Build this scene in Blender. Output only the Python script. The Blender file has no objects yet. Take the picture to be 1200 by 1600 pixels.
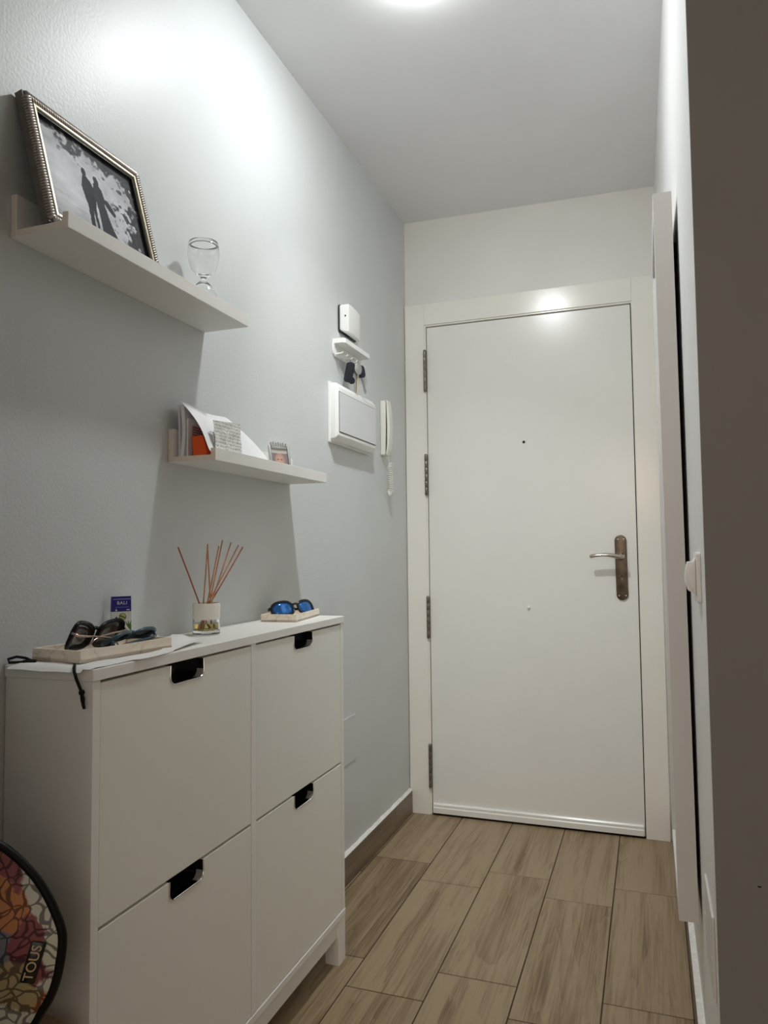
import bpy, bmesh, math, random
from mathutils import Vector, Matrix, Euler
random.seed(7)
SC = bpy.context.scene
COL = SC.collection
PI = math.pi

# ------------------------------------------------------------------ camera
CAM = Vector((0.961802, -1.218137, 1.070480))
YAW, PIT, ROL, FPX = -0.3442588, 0.0549741, -0.0104631, 1156.06
fw = Vector((math.sin(YAW)*math.cos(PIT), math.cos(YAW)*math.cos(PIT), math.sin(PIT)))
r0 = Vector((math.cos(YAW), -math.sin(YAW), 0.0)); u0 = r0.cross(fw)
rt = r0*math.cos(ROL) + u0*math.sin(ROL); up = u0*math.cos(ROL) - r0*math.sin(ROL)
cam_d = bpy.data.cameras.new('camera'); cam = bpy.data.objects.new('camera', cam_d); COL.objects.link(cam)
M = Matrix.Identity(4)
for i in range(3):
    M[i][0], M[i][1], M[i][2], M[i][3] = rt[i], up[i], -fw[i], CAM[i]
cam.matrix_world = M
cam_d.sensor_fit = 'VERTICAL'; cam_d.sensor_height = 36.0; cam_d.lens = FPX/1600*36.0
cam_d.clip_start = 0.02
SC.camera = cam

# ------------------------------------------------------------------ world and exposure
w = bpy.data.worlds.new('world'); SC.world = w; w.use_nodes = True
w.node_tree.nodes['Background'].inputs[0].default_value = (1.0, 0.91, 0.81, 1)
w.node_tree.nodes['Background'].inputs[1].default_value = 0.36
SC.view_settings.view_transform = 'Standard'; SC.view_settings.look = 'None'
SC.view_settings.exposure = 1.0
SC.cycles.diffuse_bounces = 7
SC.cycles.use_adaptive_sampling = True; SC.cycles.adaptive_threshold = 0.025; SC.view_settings.gamma = 1.0; SC.view_settings.use_curve_mapping = False
LAMP_POS = (0.47, 0.416, 2.478)
LAMP_STRENGTH = 146.0
FILL_BEAM_W, FILL_BEAM_SPREAD = 1.3, 72.0
FILL_BEAM_AIM = Vector((0.20, 1.45, 0.30))
LAMP_COLOR = (0.945, 0.985, 1.0, 1)
WARM_POS = (0.80, -3.00, 1.75)
WARM_STRENGTH = 5.0
WARM_COLOR = (1.0, 0.72, 0.52, 1)

# ------------------------------------------------------------------ material helpers
def new_mat(name):
    m = bpy.data.materials.new(name); m.use_nodes = True
    nt = m.node_tree
    return m, nt, nt.nodes['Principled BSDF']
def link(nt, a, b): nt.links.new(a, b)
def setp(b, color=None, rough=None, metal=None, spec=None, coat=None, trans=None, ior=None, alpha=None):
    if color is not None: b.inputs['Base Color'].default_value = (*color, 1)
    if rough is not None: b.inputs['Roughness'].default_value = rough
    if metal is not None: b.inputs['Metallic'].default_value = metal
    if spec is not None: b.inputs['Specular IOR Level'].default_value = spec
    if coat is not None: b.inputs['Coat Weight'].default_value = coat
    if trans is not None: b.inputs['Transmission Weight'].default_value = trans
    if ior is not None: b.inputs['IOR'].default_value = ior
def noise(nt, scale, detail=3, rough=0.5, coord='Object', mapping=None):
    tc = nt.nodes.new('ShaderNodeTexCoord'); n = nt.nodes.new('ShaderNodeTexNoise')
    n.inputs['Scale'].default_value = scale; n.inputs['Detail'].default_value = detail; n.inputs['Roughness'].default_value = rough
    src = tc.outputs[coord]
    if mapping:
        mp = nt.nodes.new('ShaderNodeMapping'); mp.inputs['Scale'].default_value = mapping
        link(nt, src, mp.inputs['Vector']); src = mp.outputs['Vector']
    link(nt, src, n.inputs['Vector'])
    return n
def ramp(nt, fac, stops, interp='LINEAR'):
    r = nt.nodes.new('ShaderNodeValToRGB'); r.color_ramp.interpolation = interp
    el = r.color_ramp.elements
    while len(el) < len(stops): el.new(0.5)
    for e, (p, c) in zip(el, stops):
        e.position = p; e.color = (*c, 1)
    link(nt, fac, r.inputs['Fac'])
    return r
def bump(nt, b, height, strength, dist=0.002):
    bp = nt.nodes.new('ShaderNodeBump'); bp.inputs['Strength'].default_value = strength; bp.inputs['Distance'].default_value = dist
    link(nt, height, bp.inputs['Height']); link(nt, bp.outputs['Normal'], b.inputs['Normal'])
def paint(name, color, rough=0.4, spec=0.5, vary=0.03, bscale=None, bstr=0.1, bdist=0.001, metal=0.0, coat=None, vscale=4):
    m, nt, b = new_mat(name); setp(b, color, rough, metal, spec, coat)
    if vary:
        n = noise(nt, vscale, 4)
        lo = tuple(c*(1-vary) for c in color); hi = tuple(min(1, c*(1+vary)) for c in color)
        r = ramp(nt, n.outputs['Fac'], [(0.3, lo), (0.7, hi)]); link(nt, r.outputs['Color'], b.inputs['Base Color'])
    if bscale:
        n2 = noise(nt, bscale, 3); bump(nt, b, n2.outputs['Fac'], bstr, bdist)
    return m
def emis(name, color, strength):
    m, nt, b = new_mat(name); setp(b, (0.8, 0.8, 0.8), 0.5)
    b.inputs['Emission Color'].default_value = color; b.inputs['Emission Strength'].default_value = strength
    return m
def wood(name, dark, mid, light, rough=0.42):
    m, nt, b = new_mat(name); setp(b, mid, rough, spec=0.4)
    tc = nt.nodes.new('ShaderNodeTexCoord'); oi = nt.nodes.new('ShaderNodeObjectInfo')
    mul = nt.nodes.new('ShaderNodeVectorMath'); mul.operation = 'SCALE'; mul.inputs[0].default_value = (13.7, 29.3, 5.1)
    link(nt, oi.outputs['Random'], mul.inputs['Scale'])
    add = nt.nodes.new('ShaderNodeVectorMath'); add.operation = 'ADD'
    link(nt, tc.outputs['Object'], add.inputs[0]); link(nt, mul.outputs['Vector'], add.inputs[1])
    # broad figure
    mp = nt.nodes.new('ShaderNodeMapping'); mp.inputs['Scale'].default_value = (7.0, 0.8, 7.0); link(nt, add.outputs['Vector'], mp.inputs['Vector'])
    n1 = nt.nodes.new('ShaderNodeTexNoise'); n1.inputs['Scale'].default_value = 1.6; n1.inputs['Detail'].default_value = 3; n1.inputs['Distortion'].default_value = 0.6
    link(nt, mp.outputs['Vector'], n1.inputs['Vector'])
    rings = nt.nodes.new('ShaderNodeMath'); rings.operation = 'MULTIPLY'; rings.inputs[1].default_value = 7.0; link(nt, n1.outputs['Fac'], rings.inputs[0])
    fr = nt.nodes.new('ShaderNodeMath'); fr.operation = 'FRACT'; link(nt, rings.outputs[0], fr.inputs[0])
    # fine grain
    mp2 = nt.nodes.new('ShaderNodeMapping'); mp2.inputs['Scale'].default_value = (190.0, 4.0, 190.0); link(nt, add.outputs['Vector'], mp2.inputs['Vector'])
    n2 = nt.nodes.new('ShaderNodeTexNoise'); n2.inputs['Scale'].default_value = 1.0; n2.inputs['Detail'].default_value = 4; n2.inputs['Roughness'].default_value = 0.65
    link(nt, mp2.outputs['Vector'], n2.inputs['Vector'])
    mp3 = nt.nodes.new('ShaderNodeMapping'); mp3.inputs['Scale'].default_value = (28.0, 1.3, 28.0); link(nt, add.outputs['Vector'], mp3.inputs['Vector'])
    n3 = nt.nodes.new('ShaderNodeTexNoise'); n3.inputs['Scale'].default_value = 1.0; n3.inputs['Detail'].default_value = 3
    link(nt, mp3.outputs['Vector'], n3.inputs['Vector'])
    def madd(a, k, c):
        q = nt.nodes.new('ShaderNodeMath'); q.operation = 'MULTIPLY_ADD'; link(nt, a, q.inputs[0]); q.inputs[1].default_value = k
        if isinstance(c, float): q.inputs[2].default_value = c
        else: link(nt, c, q.inputs[2])
        return q.outputs[0]
    v = madd(n3.outputs['Fac'], 0.85, -0.32)
    v = madd(n2.outputs['Fac'], 0.80, v)
    v = madd(fr.outputs[0], 0.14, v)
    v = madd(oi.outputs['Random'], 0.20, v)
    r = ramp(nt, v, [(0.30, dark), (0.52, mid), (0.80, light)])
    link(nt, r.outputs['Color'], b.inputs['Base Color'])
    bump(nt, b, n2.outputs['Fac'], 0.15, 0.0006)
    return m
def vcol(name, rough=0.5, spec=0.4, coat=0.0):
    m, nt, b = new_mat(name); setp(b, (0.5, 0.5, 0.5), rough, spec=spec, coat=coat)
    a = nt.nodes.new('ShaderNodeVertexColor'); a.layer_name = 'print'
    link(nt, a.outputs['Color'], b.inputs['Base Color'])
    return m
def marble(name):
    m, nt, b = new_mat(name); setp(b, (0.8, 0.72, 0.6), 0.35, spec=0.45)
    n = noise(nt, 6, 3, 0.5); n.inputs['Distortion'].default_value = 1.5
    s = nt.nodes.new('ShaderNodeMath'); s.operation = 'SUBTRACT'; link(nt, n.outputs['Fac'], s.inputs[0]); s.inputs[1].default_value = 0.5
    a = nt.nodes.new('ShaderNodeMath'); a.operation = 'ABSOLUTE'; link(nt, s.outputs[0], a.inputs[0])
    r = ramp(nt, a.outputs[0], [(0.0, (0.62, 0.54, 0.44)), (0.006, (0.84, 0.75, 0.62)), (0.05, (0.88, 0.80, 0.68))])
    link(nt, r.outputs['Color'], b.inputs['Base Color'])
    b.inputs['Subsurface Weight'].default_value = 0.0
    return m
def glass(name, color=(1, 1, 1), rough=0.0, ior=1.45):
    m, nt, b = new_mat(name); setp(b, color, rough, trans=1.0, ior=ior)
    return m

MT = {}
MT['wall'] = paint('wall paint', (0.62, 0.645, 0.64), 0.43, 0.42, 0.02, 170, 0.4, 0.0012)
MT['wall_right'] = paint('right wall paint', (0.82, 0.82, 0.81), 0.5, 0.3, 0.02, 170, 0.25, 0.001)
MT['wall_back'] = paint('back wall paint', (0.83, 0.815, 0.78), 0.45, 0.4, 0.02, 220, 0.15, 0.001)
MT['ceiling'] = paint('ceiling paint', (0.86, 0.86, 0.87), 0.6, 0.3, 0.015, 200, 0.1, 0.001)
MT['shade_grey'] = paint('shaded wall end paint', (0.225, 0.222, 0.213), 0.6, 0.3, 0.03, 220, 0.1, 0.001)  # low albedo stands in for the shade on the near wall end
MT['room'] = paint('room paint', (0.40, 0.38, 0.36), 0.7, 0.2, 0.03)
MT['lacquer'] = paint('door lacquer', (0.88, 0.875, 0.835), 0.22, 0.5, 0.012, 14, 0.06, 0.002)
MT['casing'] = paint('casing lacquer', (0.92, 0.895, 0.83), 0.2, 0.5, 0.012, 240, 0.1, 0.0006)
MT['foil'] = paint('white foil', (0.88, 0.87, 0.83), 0.42, 0.4, 0.012)
MT['flap'] = paint('white foil front', (0.86, 0.855, 0.79), 0.45, 0.35, 0.012)
MT['ledge'] = paint('white painted ledge', (0.86, 0.85, 0.81), 0.45, 0.4, 0.012)
MT['ledge_end_warm'] = paint('warm lit ledge end', (0.78, 0.70, 0.61), 0.6, 0.3, 0.04, vscale=60)  # peach of the warm light put into the colour of the near ends
MT['plastic'] = paint('white plastic', (0.86, 0.86, 0.84), 0.35, 0.45, 0.0)
MT['plastic_grey'] = paint('grey white plastic', (0.70, 0.71, 0.71), 0.3, 0.45, 0.0)
MT['plastic_ivory'] = paint('ivory plastic', (0.80, 0.79, 0.73), 0.3, 0.45, 0.0)
MT['black'] = paint('black plastic', (0.012, 0.012, 0.014), 0.35, 0.5, 0.0)
MT['black_gloss'] = paint('glossy black', (0.010, 0.009, 0.010), 0.12, 0.5, 0.0)
MT['patent'] = paint('black coated trim', (0.005, 0.0045, 0.005), 0.42, 0.22, 0.0)
MT['gold_letter'] = paint('gold letters', (0.85, 0.62, 0.36), 0.35, 0.5, 0.0, metal=0.35)
MT['frame_black'] = paint('black acetate', (0.004, 0.004, 0.005), 0.25, 0.25, 0.0)
MT['void'] = paint('dark gap', (0.01, 0.01, 0.01), 0.9, 0.1, 0.0)
MT['cord'] = paint('black cord', (0.012, 0.012, 0.014), 0.8, 0.2, 0.0, 900, 0.5, 0.001)
MT['chrome'] = paint('chrome', (0.78, 0.78, 0.78), 0.18, 0.5, 0.0, metal=1.0)
MT['steel'] = paint('steel', (0.55, 0.54, 0.52), 0.32, 0.5, 0.05, metal=1.0, vscale=120)
MT['bronze'] = paint('antique bronze', (0.20, 0.155, 0.115), 0.36, 0.5, 0.25, metal=1.0, vscale=35)
MT['nickel'] = paint('nickel', (0.55, 0.50, 0.45), 0.2, 0.5, 0.08, metal=1.0, vscale=60)
MT['hinge'] = paint('hinge metal', (0.24, 0.215, 0.19), 0.38, 0.5, 0.2, metal=1.0, vscale=70)
MT['tile'] = wood('wood look porcelain', (0.082, 0.050, 0.024), (0.205, 0.138, 0.073), (0.345, 0.258, 0.157))
MT['skirting'] = wood('wood look skirting', (0.10, 0.066, 0.042), (0.165, 0.115, 0.08), (0.24, 0.18, 0.13))
MT['grout'] = paint('brown grout', (0.07, 0.052, 0.036), 0.9, 0.1, 0.15, 400, 0.5, 0.001, vscale=50)
MT['plaster'] = paint('white plaster bead', (0.80, 0.79, 0.75), 0.8, 0.2, 0.10, 160, 0.8, 0.002, vscale=70)
MT['mirror'] = paint('mirror silver', (0.86, 0.88, 0.87), 0.02, 0.5, 0.0, metal=1.0)
MT['frame_white'] = paint('white frame foil', (0.70, 0.685, 0.67), 0.4, 0.4, 0.01)
MT['marble'] = marble('cream marble')
MT['pouch'] = paint('white pouch cloth', (0.80, 0.79, 0.77), 0.9, 0.15, 0.02, 500, 0.3, 0.001)
MT['paper'] = paint('white paper', (0.84, 0.84, 0.85), 0.8, 0.2, 0.02, vscale=30)
MT['envelope'] = paint('lilac white paper', (0.72, 0.70, 0.78), 0.8, 0.2, 0.04, vscale=25)
MT['orange'] = paint('orange card', (0.80, 0.10, 0.012), 0.5, 0.35, 0.04, vscale=40)
MT['reed'] = paint('rattan reed', (0.46, 0.21, 0.09), 0.6, 0.3, 0.25, vscale=40)
MT['reed_dark'] = paint('red brown reed', (0.34, 0.085, 0.045), 0.55, 0.3, 0.2, vscale=40)
MT['ceramic'] = paint('white glaze', (0.84, 0.80, 0.74), 0.12, 0.5, 0.0)
MT['glass'] = glass('clear glass')
MT['liquid'] = glass('yellow liquid', (0.93, 0.80, 0.26), 0.0, 1.34)
MT['lens'] = paint('dark lens', (0.012, 0.012, 0.014), 0.06, 0.6, 0.0)
MT['lens_brown'] = paint('brown grey lens', (0.05, 0.035, 0.032), 0.06, 0.6, 0.0)
MT['lens_blue'] = paint('blue mirror lens', (0.03, 0.16, 0.48), 0.08, 0.8, 0.0, metal=0.6)
MT['blue_frame'] = paint('blue grey frame', (0.032, 0.070, 0.105), 0.3, 0.5, 0.05)
MT['gold'] = paint('pale gold', (0.70, 0.63, 0.46), 0.4, 0.4, 0.0, metal=0.3)
MT['rose_gold'] = paint('rose gold', (0.62, 0.46, 0.38), 0.25, 0.5, 0.0, metal=1.0)
MT['frame_dark'] = paint('dark brown-grey wood', (0.115, 0.098, 0.082), 0.45, 0.4, 0.12, vscale=30)
MT['rope'] = paint('pewter rope moulding', (0.33, 0.29, 0.255), 0.36, 0.5, 0.2, metal=0.75, vscale=300)
MT['print'] = vcol('printed picture', 0.55, 0.06)
MT['carton_blue'] = paint('blue carton', (0.022, 0.022, 0.23), 0.4, 0.4, 0.03)
MT['carton_white'] = paint('white carton', (0.80, 0.79, 0.76), 0.45, 0.4, 0.0)
MT['ink_white'] = paint('white print', (0.85, 0.85, 0.86), 0.6, 0.2, 0.0)
MT['ink_blue'] = paint('blue print', (0.35, 0.42, 0.75), 0.6, 0.2, 0.0)
MT['navy'] = paint('navy rubber', (0.010, 0.012, 0.022), 0.4, 0.5, 0.0)
MT['wood_stool'] = wood('stool wood', (0.10, 0.06, 0.03), (0.20, 0.13, 0.07), (0.32, 0.22, 0.13))

def receipt_mat():
    m, nt, b = new_mat('handwritten slip'); setp(b, (0.8, 0.8, 0.78), 0.85, spec=0.15)
    tc = nt.nodes.new('ShaderNodeTexCoord')
    mp = nt.nodes.new('ShaderNodeMapping'); mp.inputs['Scale'].default_value = (1, 1, 1); link(nt, tc.outputs['Object'], mp.inputs['Vector'])
    wv = nt.nodes.new('ShaderNodeTexWave'); wv.wave_type = 'BANDS'; wv.bands_direction = 'Z'
    wv.inputs['Scale'].default_value = 42; wv.inputs['Distortion'].default_value = 6; wv.inputs['Detail'].default_value = 3; wv.inputs['Detail Scale'].default_value = 5
    link(nt, mp.outputs['Vector'], wv.inputs['Vector'])
    r = ramp(nt, wv.outputs['Color'], [(0.0, (0.34, 0.34, 0.33)), (0.22, (0.66, 0.66, 0.63)), (0.5, (0.78, 0.78, 0.75))])
    link(nt, r.outputs['Color'], b.inputs['Base Color'])
    return m
MT['receipt'] = receipt_mat()
def letter_mat():
    m, nt, b = new_mat('red lined letter'); setp(b, (0.6, 0.4, 0.4), 0.8, spec=0.15)
    tc = nt.nodes.new('ShaderNodeTexCoord')
    wv = nt.nodes.new('ShaderNodeTexWave'); wv.wave_type = 'BANDS'; wv.bands_direction = 'Z'
    wv.inputs['Scale'].default_value = 60; wv.inputs['Distortion'].default_value = 0.6
    link(nt, tc.outputs['Object'], wv.inputs['Vector'])
    r = ramp(nt, wv.outputs['Color'], [(0.3, (0.30, 0.06, 0.06)), (0.5, (0.50, 0.36, 0.38))])
    link(nt, r.outputs['Color'], b.inputs['Base Color'])
    return m
MT['letter'] = letter_mat()
def bag_mat():
    m, nt, b = new_mat('camouflage patch print'); setp(b, (0.5, 0.5, 0.5), 0.5, spec=0.35)
    a = nt.nodes.new('ShaderNodeVertexColor'); a.layer_name = 'print'
    tc = nt.nodes.new('ShaderNodeTexCoord')
    nz = nt.nodes.new('ShaderNodeTexNoise'); nz.inputs['Scale'].default_value = 26; nz.inputs['Detail'].default_value = 1
    link(nt, tc.outputs['Object'], nz.inputs['Vector'])
    mx = nt.nodes.new('ShaderNodeVectorMath'); mx.operation = 'MULTIPLY_ADD'; mx.inputs[1].default_value = (0.055, 0.055, 0.055)
    link(nt, nz.outputs['Color'], mx.inputs[0]); link(nt, tc.outputs['Object'], mx.inputs[2])
    vo = nt.nodes.new('ShaderNodeTexVoronoi'); vo.feature = 'DISTANCE_TO_EDGE'; vo.inputs['Scale'].default_value = 46
    link(nt, mx.outputs['Vector'], vo.inputs['Vector'])
    r = ramp(nt, vo.outputs['Distance'], [(0.055, (0.30, 0.29, 0.30)), (0.085, (1, 1, 1))])
    mul = nt.nodes.new('ShaderNodeMix'); mul.data_type = 'RGBA'; mul.blend_type = 'MULTIPLY'; mul.inputs['Factor'].default_value = 1.0
    link(nt, a.outputs['Color'], mul.inputs['A']); link(nt, r.outputs['Color'], mul.inputs['B'])
    link(nt, mul.outputs['Result'], b.inputs['Base Color'])
    return m
MT['bag_print'] = bag_mat()

# ------------------------------------------------------------------ mesh helpers
def box(bm, x0, x1, y0, y1, z0, z1, bev=0.0, seg=2):
    vs = [bm.verts.new(p) for p in ((x0,y0,z0),(x1,y0,z0),(x1,y1,z0),(x0,y1,z0),(x0,y0,z1),(x1,y0,z1),(x1,y1,z1),(x0,y1,z1))]
    fs = [bm.faces.new([vs[i] for i in f]) for f in ((0,3,2,1),(4,5,6,7),(0,1,5,4),(1,2,6,5),(2,3,7,6),(3,0,4,7))]
    if bev > 0:
        es = list({e for f in fs for e in f.edges})
        bmesh.ops.bevel(bm, geom=es, offset=bev, segments=seg, affect='EDGES', profile=0.5)
def prism(bm, poly, axis, a0, a1, bev=0.0, seg=2):
    def P(p, a):
        if axis == 'x': return (a, p[0], p[1])
        if axis == 'y': return (p[0], a, p[1])
        return (p[0], p[1], a)
    A = [bm.verts.new(P(p, a0)) for p in poly]; B = [bm.verts.new(P(p, a1)) for p in poly]
    n = len(poly)
    f0 = bm.faces.new(A[::-1]); f1 = bm.faces.new(B)
    fs = [f0, f1]
    for i in range(n):
        j = (i+1) % n
        fs.append(bm.faces.new([A[i], A[j], B[j], B[i]]))
    bmesh.ops.recalc_face_normals(bm, faces=fs)
    if bev > 0:
        es = list({e for f in (f0, f1) for e in f.edges})
        bmesh.ops.bevel(bm, geom=es, offset=bev, segments=seg, affect='EDGES', profile=0.5)
def tube(bm, pts, rad, n=8, cap=True):
    pts = [Vector(p) for p in pts]
    rads = rad if isinstance(rad, (list, tuple)) else [rad]*len(pts)
    rings = []; prev = None
    for i, p in enumerate(pts):
        t = (pts[min(i+1, len(pts)-1)] - pts[max(i-1, 0)]).normalized()
        if prev is None:
            a = Vector((0, 0, 1)) if abs(t.z) < 0.9 else Vector((1, 0, 0))
            nx = t.cross(a).normalized()
        else:
            nx = (prev - t*prev.dot(t)).normalized()
        prev = nx; ny = t.cross(nx)
        rings.append([bm.verts.new(p + (nx*math.cos(2*PI*k/n) + ny*math.sin(2*PI*k/n))*rads[i]) for k in range(n)])
    for a, b in zip(rings, rings[1:]):
        for k in range(n):
            bm.faces.new([a[k], a[(k+1) % n], b[(k+1) % n], b[k]])
    if cap:
        bm.faces.new(rings[0][::-1]); bm.faces.new(rings[-1])
def loop_tube(bm, pts, rad, n=6, normal=None):
    pts = [Vector(p) for p in pts]; N = len(pts); rings = []
    for i, p in enumerate(pts):
        t = (pts[(i+1) % N] - pts[i-1]).normalized()
        nx = Vector(normal).normalized(); nx = (nx - t*nx.dot(t)).normalized(); ny = t.cross(nx)
        rings.append([bm.verts.new(p + (nx*math.cos(2*PI*k/n) + ny*math.sin(2*PI*k/n))*rad) for k in range(n)])
    for i in range(N):
        a, b = rings[i], rings[(i+1) % N]
        for k in range(n):
            bm.faces.new([a[k], a[(k+1) % n], b[(k+1) % n], b[k]])
def lathe(bm, prof, n=32, c=(0, 0, 0), close=False):
    rings = []
    for (r, z) in prof:
        if r < 1e-6: rings.append([bm.verts.new((c[0], c[1], c[2]+z))])
        else: rings.append([bm.verts.new((c[0]+r*math.cos(2*PI*k/n), c[1]+r*math.sin(2*PI*k/n), c[2]+z)) for k in range(n)])
    if close: rings.append(rings[0])
    for a, b in zip(rings, rings[1:]):
        for k in range(n):
            k2 = (k+1) % n
            if len(a) == 1 and len(b) == 1: continue
            if len(a) == 1: bm.faces.new([a[0], b[k2], b[k]])
            elif len(b) == 1: bm.faces.new([a[k], a[k2], b[0]])
            else: bm.faces.new([a[k], a[k2], b[k2], b[k]])
def rrect(x0, x1, y0, y1, r, n=5):
    out = []
    for cx, cy, a0 in ((x1-r, y1-r, 0), (x0+r, y1-r, 90), (x0+r, y0+r, 180), (x1-r, y0+r, 270)):
        for k in range(n+1):
            a = math.radians(a0 + 90*k/n); out.append((cx+r*math.cos(a), cy+r*math.sin(a)))
    return out
def disc_pts(cx, cy, r, n=16): return [(cx+r*math.cos(2*PI*k/n), cy+r*math.sin(2*PI*k/n)) for k in range(n)]
def grid(bm, nu, nv, fn):
    vs = [[bm.verts.new(fn(i/(nu-1), j/(nv-1))) for j in range(nv)] for i in range(nu)]
    for i in range(nu-1):
        for j in range(nv-1):
            bm.faces.new([vs[i][j], vs[i+1][j], vs[i+1][j+1], vs[i][j+1]])
    return vs
def sheet(bm, nu, nv, fn, th=0.0004):
    """a thin paper or cloth with a real thickness"""
    grid(bm, nu, nv, fn)
    bm.normal_update()
    bmesh.ops.solidify(bm, geom=list(bm.faces), thickness=th)
def obj(name, bm, mat, parent=None, smooth=False, recalc=True):
    if recalc: bmesh.ops.recalc_face_normals(bm, faces=list(bm.faces))
    me = bpy.data.meshes.new(name); bm.to_mesh(me); bm.free()
    mats = mat if isinstance(mat, list) else [mat]
    for q in mats: me.materials.append(MT[q] if isinstance(q, str) else q)
    if smooth:
        for p in me.polygons: p.use_smooth = True
        if smooth != 'all':
            try: me.set_sharp_from_angle(angle=math.radians(38))
            except Exception: pass
    o = bpy.data.objects.new(name, me); COL.objects.link(o)
    if parent: o.parent = parent
    return o
def tag(o, label=None, cat=None, group=None, kind=None):
    if label: o['label'] = label
    if cat: o['category'] = cat
    if group: o['group'] = group
    if kind: o['kind'] = kind
    return o
def thing(name, label, cat, loc=(0, 0, 0), rot=(0, 0, 0), group=None):
    o = bpy.data.objects.new(name, None); COL.objects.link(o); o.empty_display_size = 0.05
    o.location = loc; o.rotation_euler = rot
    return tag(o, label, cat, group)
def B(): return bmesh.new()
def bx(name, mat, parent, *a, bev=0.0, smooth=False, seg=2):
    bm = B(); box(bm, *a, bev=bev, seg=seg); return obj(name, bm, mat, parent, smooth)
def pr(name, mat, parent, poly, axis, a0, a1, bev=0.0, smooth=False, seg=2):
    bm = B(); prism(bm, poly, axis, a0, a1, bev, seg); return obj(name, bm, mat, parent, smooth)
def structure(name, parent=None):
    o = bpy.data.objects.new(name, None); COL.objects.link(o); o['kind'] = 'structure'
    return o
def text_mesh(body, size, depth=0.0, spacing=1.0):
    c = bpy.data.curves.new('lettering', 'FONT'); c.body = body; c.size = size; c.extrude = depth; c.align_x = 'CENTER'; c.align_y = 'CENTER'; c.space_character = spacing
    t = bpy.data.objects.new('lettering_source', c); COL.objects.link(t)
    dg = bpy.context.evaluated_depsgraph_get(); dg.update()
    me = bpy.data.meshes.new_from_object(t.evaluated_get(dg))
    bpy.data.objects.remove(t); bpy.data.curves.remove(c)
    return me
def text_obj(name, body, size, mat, parent, loc, rot, depth=0.0002, spacing=1.0):
    me = text_mesh(body, size, depth, spacing); me.materials.clear(); me.materials.append(MT[mat])
    o = bpy.data.objects.new(name, me); COL.objects.link(o); o.parent = parent; o.location = loc; o.rotation_euler = rot
    return o
def inpoly(x, y, poly):
    c = False; j = len(poly)-1
    for i in range(len(poly)):
        xi, yi = poly[i]; xj, yj = poly[j]
        if (yi > y) != (yj > y) and x < (xj-xi)*(y-yi)/(yj-yi)+xi: c = not c
        j = i
    return c
def _h(i, j, s): 
    n = (i*374761393 + j*668265263 + s*974634543) & 0xffffffff
    n = ((n ^ (n >> 13))*1274126177) & 0xffffffff
    return ((n ^ (n >> 16)) & 0xffff)/65535.0
def vn(x, y, s=0):
    i, j = math.floor(x), math.floor(y); fx, fy = x-i, y-j
    fx = fx*fx*(3-2*fx); fy = fy*fy*(3-2*fy)
    return (_h(i,j,s)*(1-fx)+_h(i+1,j,s)*fx)*(1-fy) + (_h(i,j+1,s)*(1-fx)+_h(i+1,j+1,s)*fx)*fy
def fbm(x, y, s=0): return 0.5*vn(x,y,s)+0.28*vn(2.1*x,2.1*y,s+1)+0.15*vn(4.3*x,4.3*y,s+2)+0.07*vn(9*x,9*y,s+3)
def printed(name, nu, nv, pos, col, parent, mat='print'):
    """flat print: a grid whose point colours are the picture"""
    bm = B(); grid(bm, nu, nv, pos); o = obj(name, bm, mat, parent, recalc=False)
    me = o.data; a = me.color_attributes.new('print', 'FLOAT_COLOR', 'POINT')
    k = 0
    for i in range(nu):
        for j in range(nv):
            a.data[k].color = (*col(i/(nu-1), j/(nv-1)), 1); k += 1
    return o

# ------------------------------------------------------------------ the setting
BACK = 1.762          # face of the back wall
RX = 1.042            # face of the right wall
NEAR = 0.055          # face of the wall end that looks at the camera
Z0L, Z0R = 2.491, 2.4745
# floor: grout bed + wood-look tiles
fl = bx('floor', 'grout', None, -1.6, 2.6, -3.3, 1.9, -0.06, -0.0012); tag(fl, kind='structure')
XJ = [0.018 + 0.2018*k for k in range(-8, 13)]
tile_cache = {}
def tile_mesh(wd, ln):
    key = (round(wd, 4), round(ln, 4))
    if key not in tile_cache:
        bm = B(); box(bm, -wd/2, wd/2, -ln/2, ln/2, -0.008, 0.0, bev=0.0008, seg=1)
        bmesh.ops.recalc_face_normals(bm, faces=list(bm.faces))
        me = bpy.data.meshes.new('tile'); bm.to_mesh(me); bm.free(); me.materials.append(MT['tile']); tile_cache[key] = me
    return tile_cache[key]
def add_tile(x0, x1, y0, y1):
    g = 0.0016
    if x1-x0 < 0.005 or y1-y0 < 0.02: return
    o = bpy.data.objects.new('tile', tile_mesh(x1-x0-2*g, y1-y0-2*g)); COL.objects.link(o)
    o.location = ((x0+x1)/2, (y0+y1)/2, 0.0); o.parent = fl
for k in range(len(XJ)-1):
    x0, x1 = XJ[k], XJ[k+1]
    off = {0: 1.290, 1: 1.160}[k % 2]        # staggered joints, column by column
    in_hall = (k >= 7 and k <= 12)
    ymax = 1.756 if in_hall else (0.05 if x0 > 1.0 else -0.6)
    y = off + 0.6295
    while y > -3.2:
        a, b_ = y-0.6295, min(y, ymax)
        xa, xb = x0, x1
        if in_hall and a > -0.6: xa = max(x0, 0.001)
        if in_hall and a > 0.0: xb = min(x1, 1.040)
        add_tile(xa, xb, max(a, -3.2), b_)
        y -= 0.6295
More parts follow.
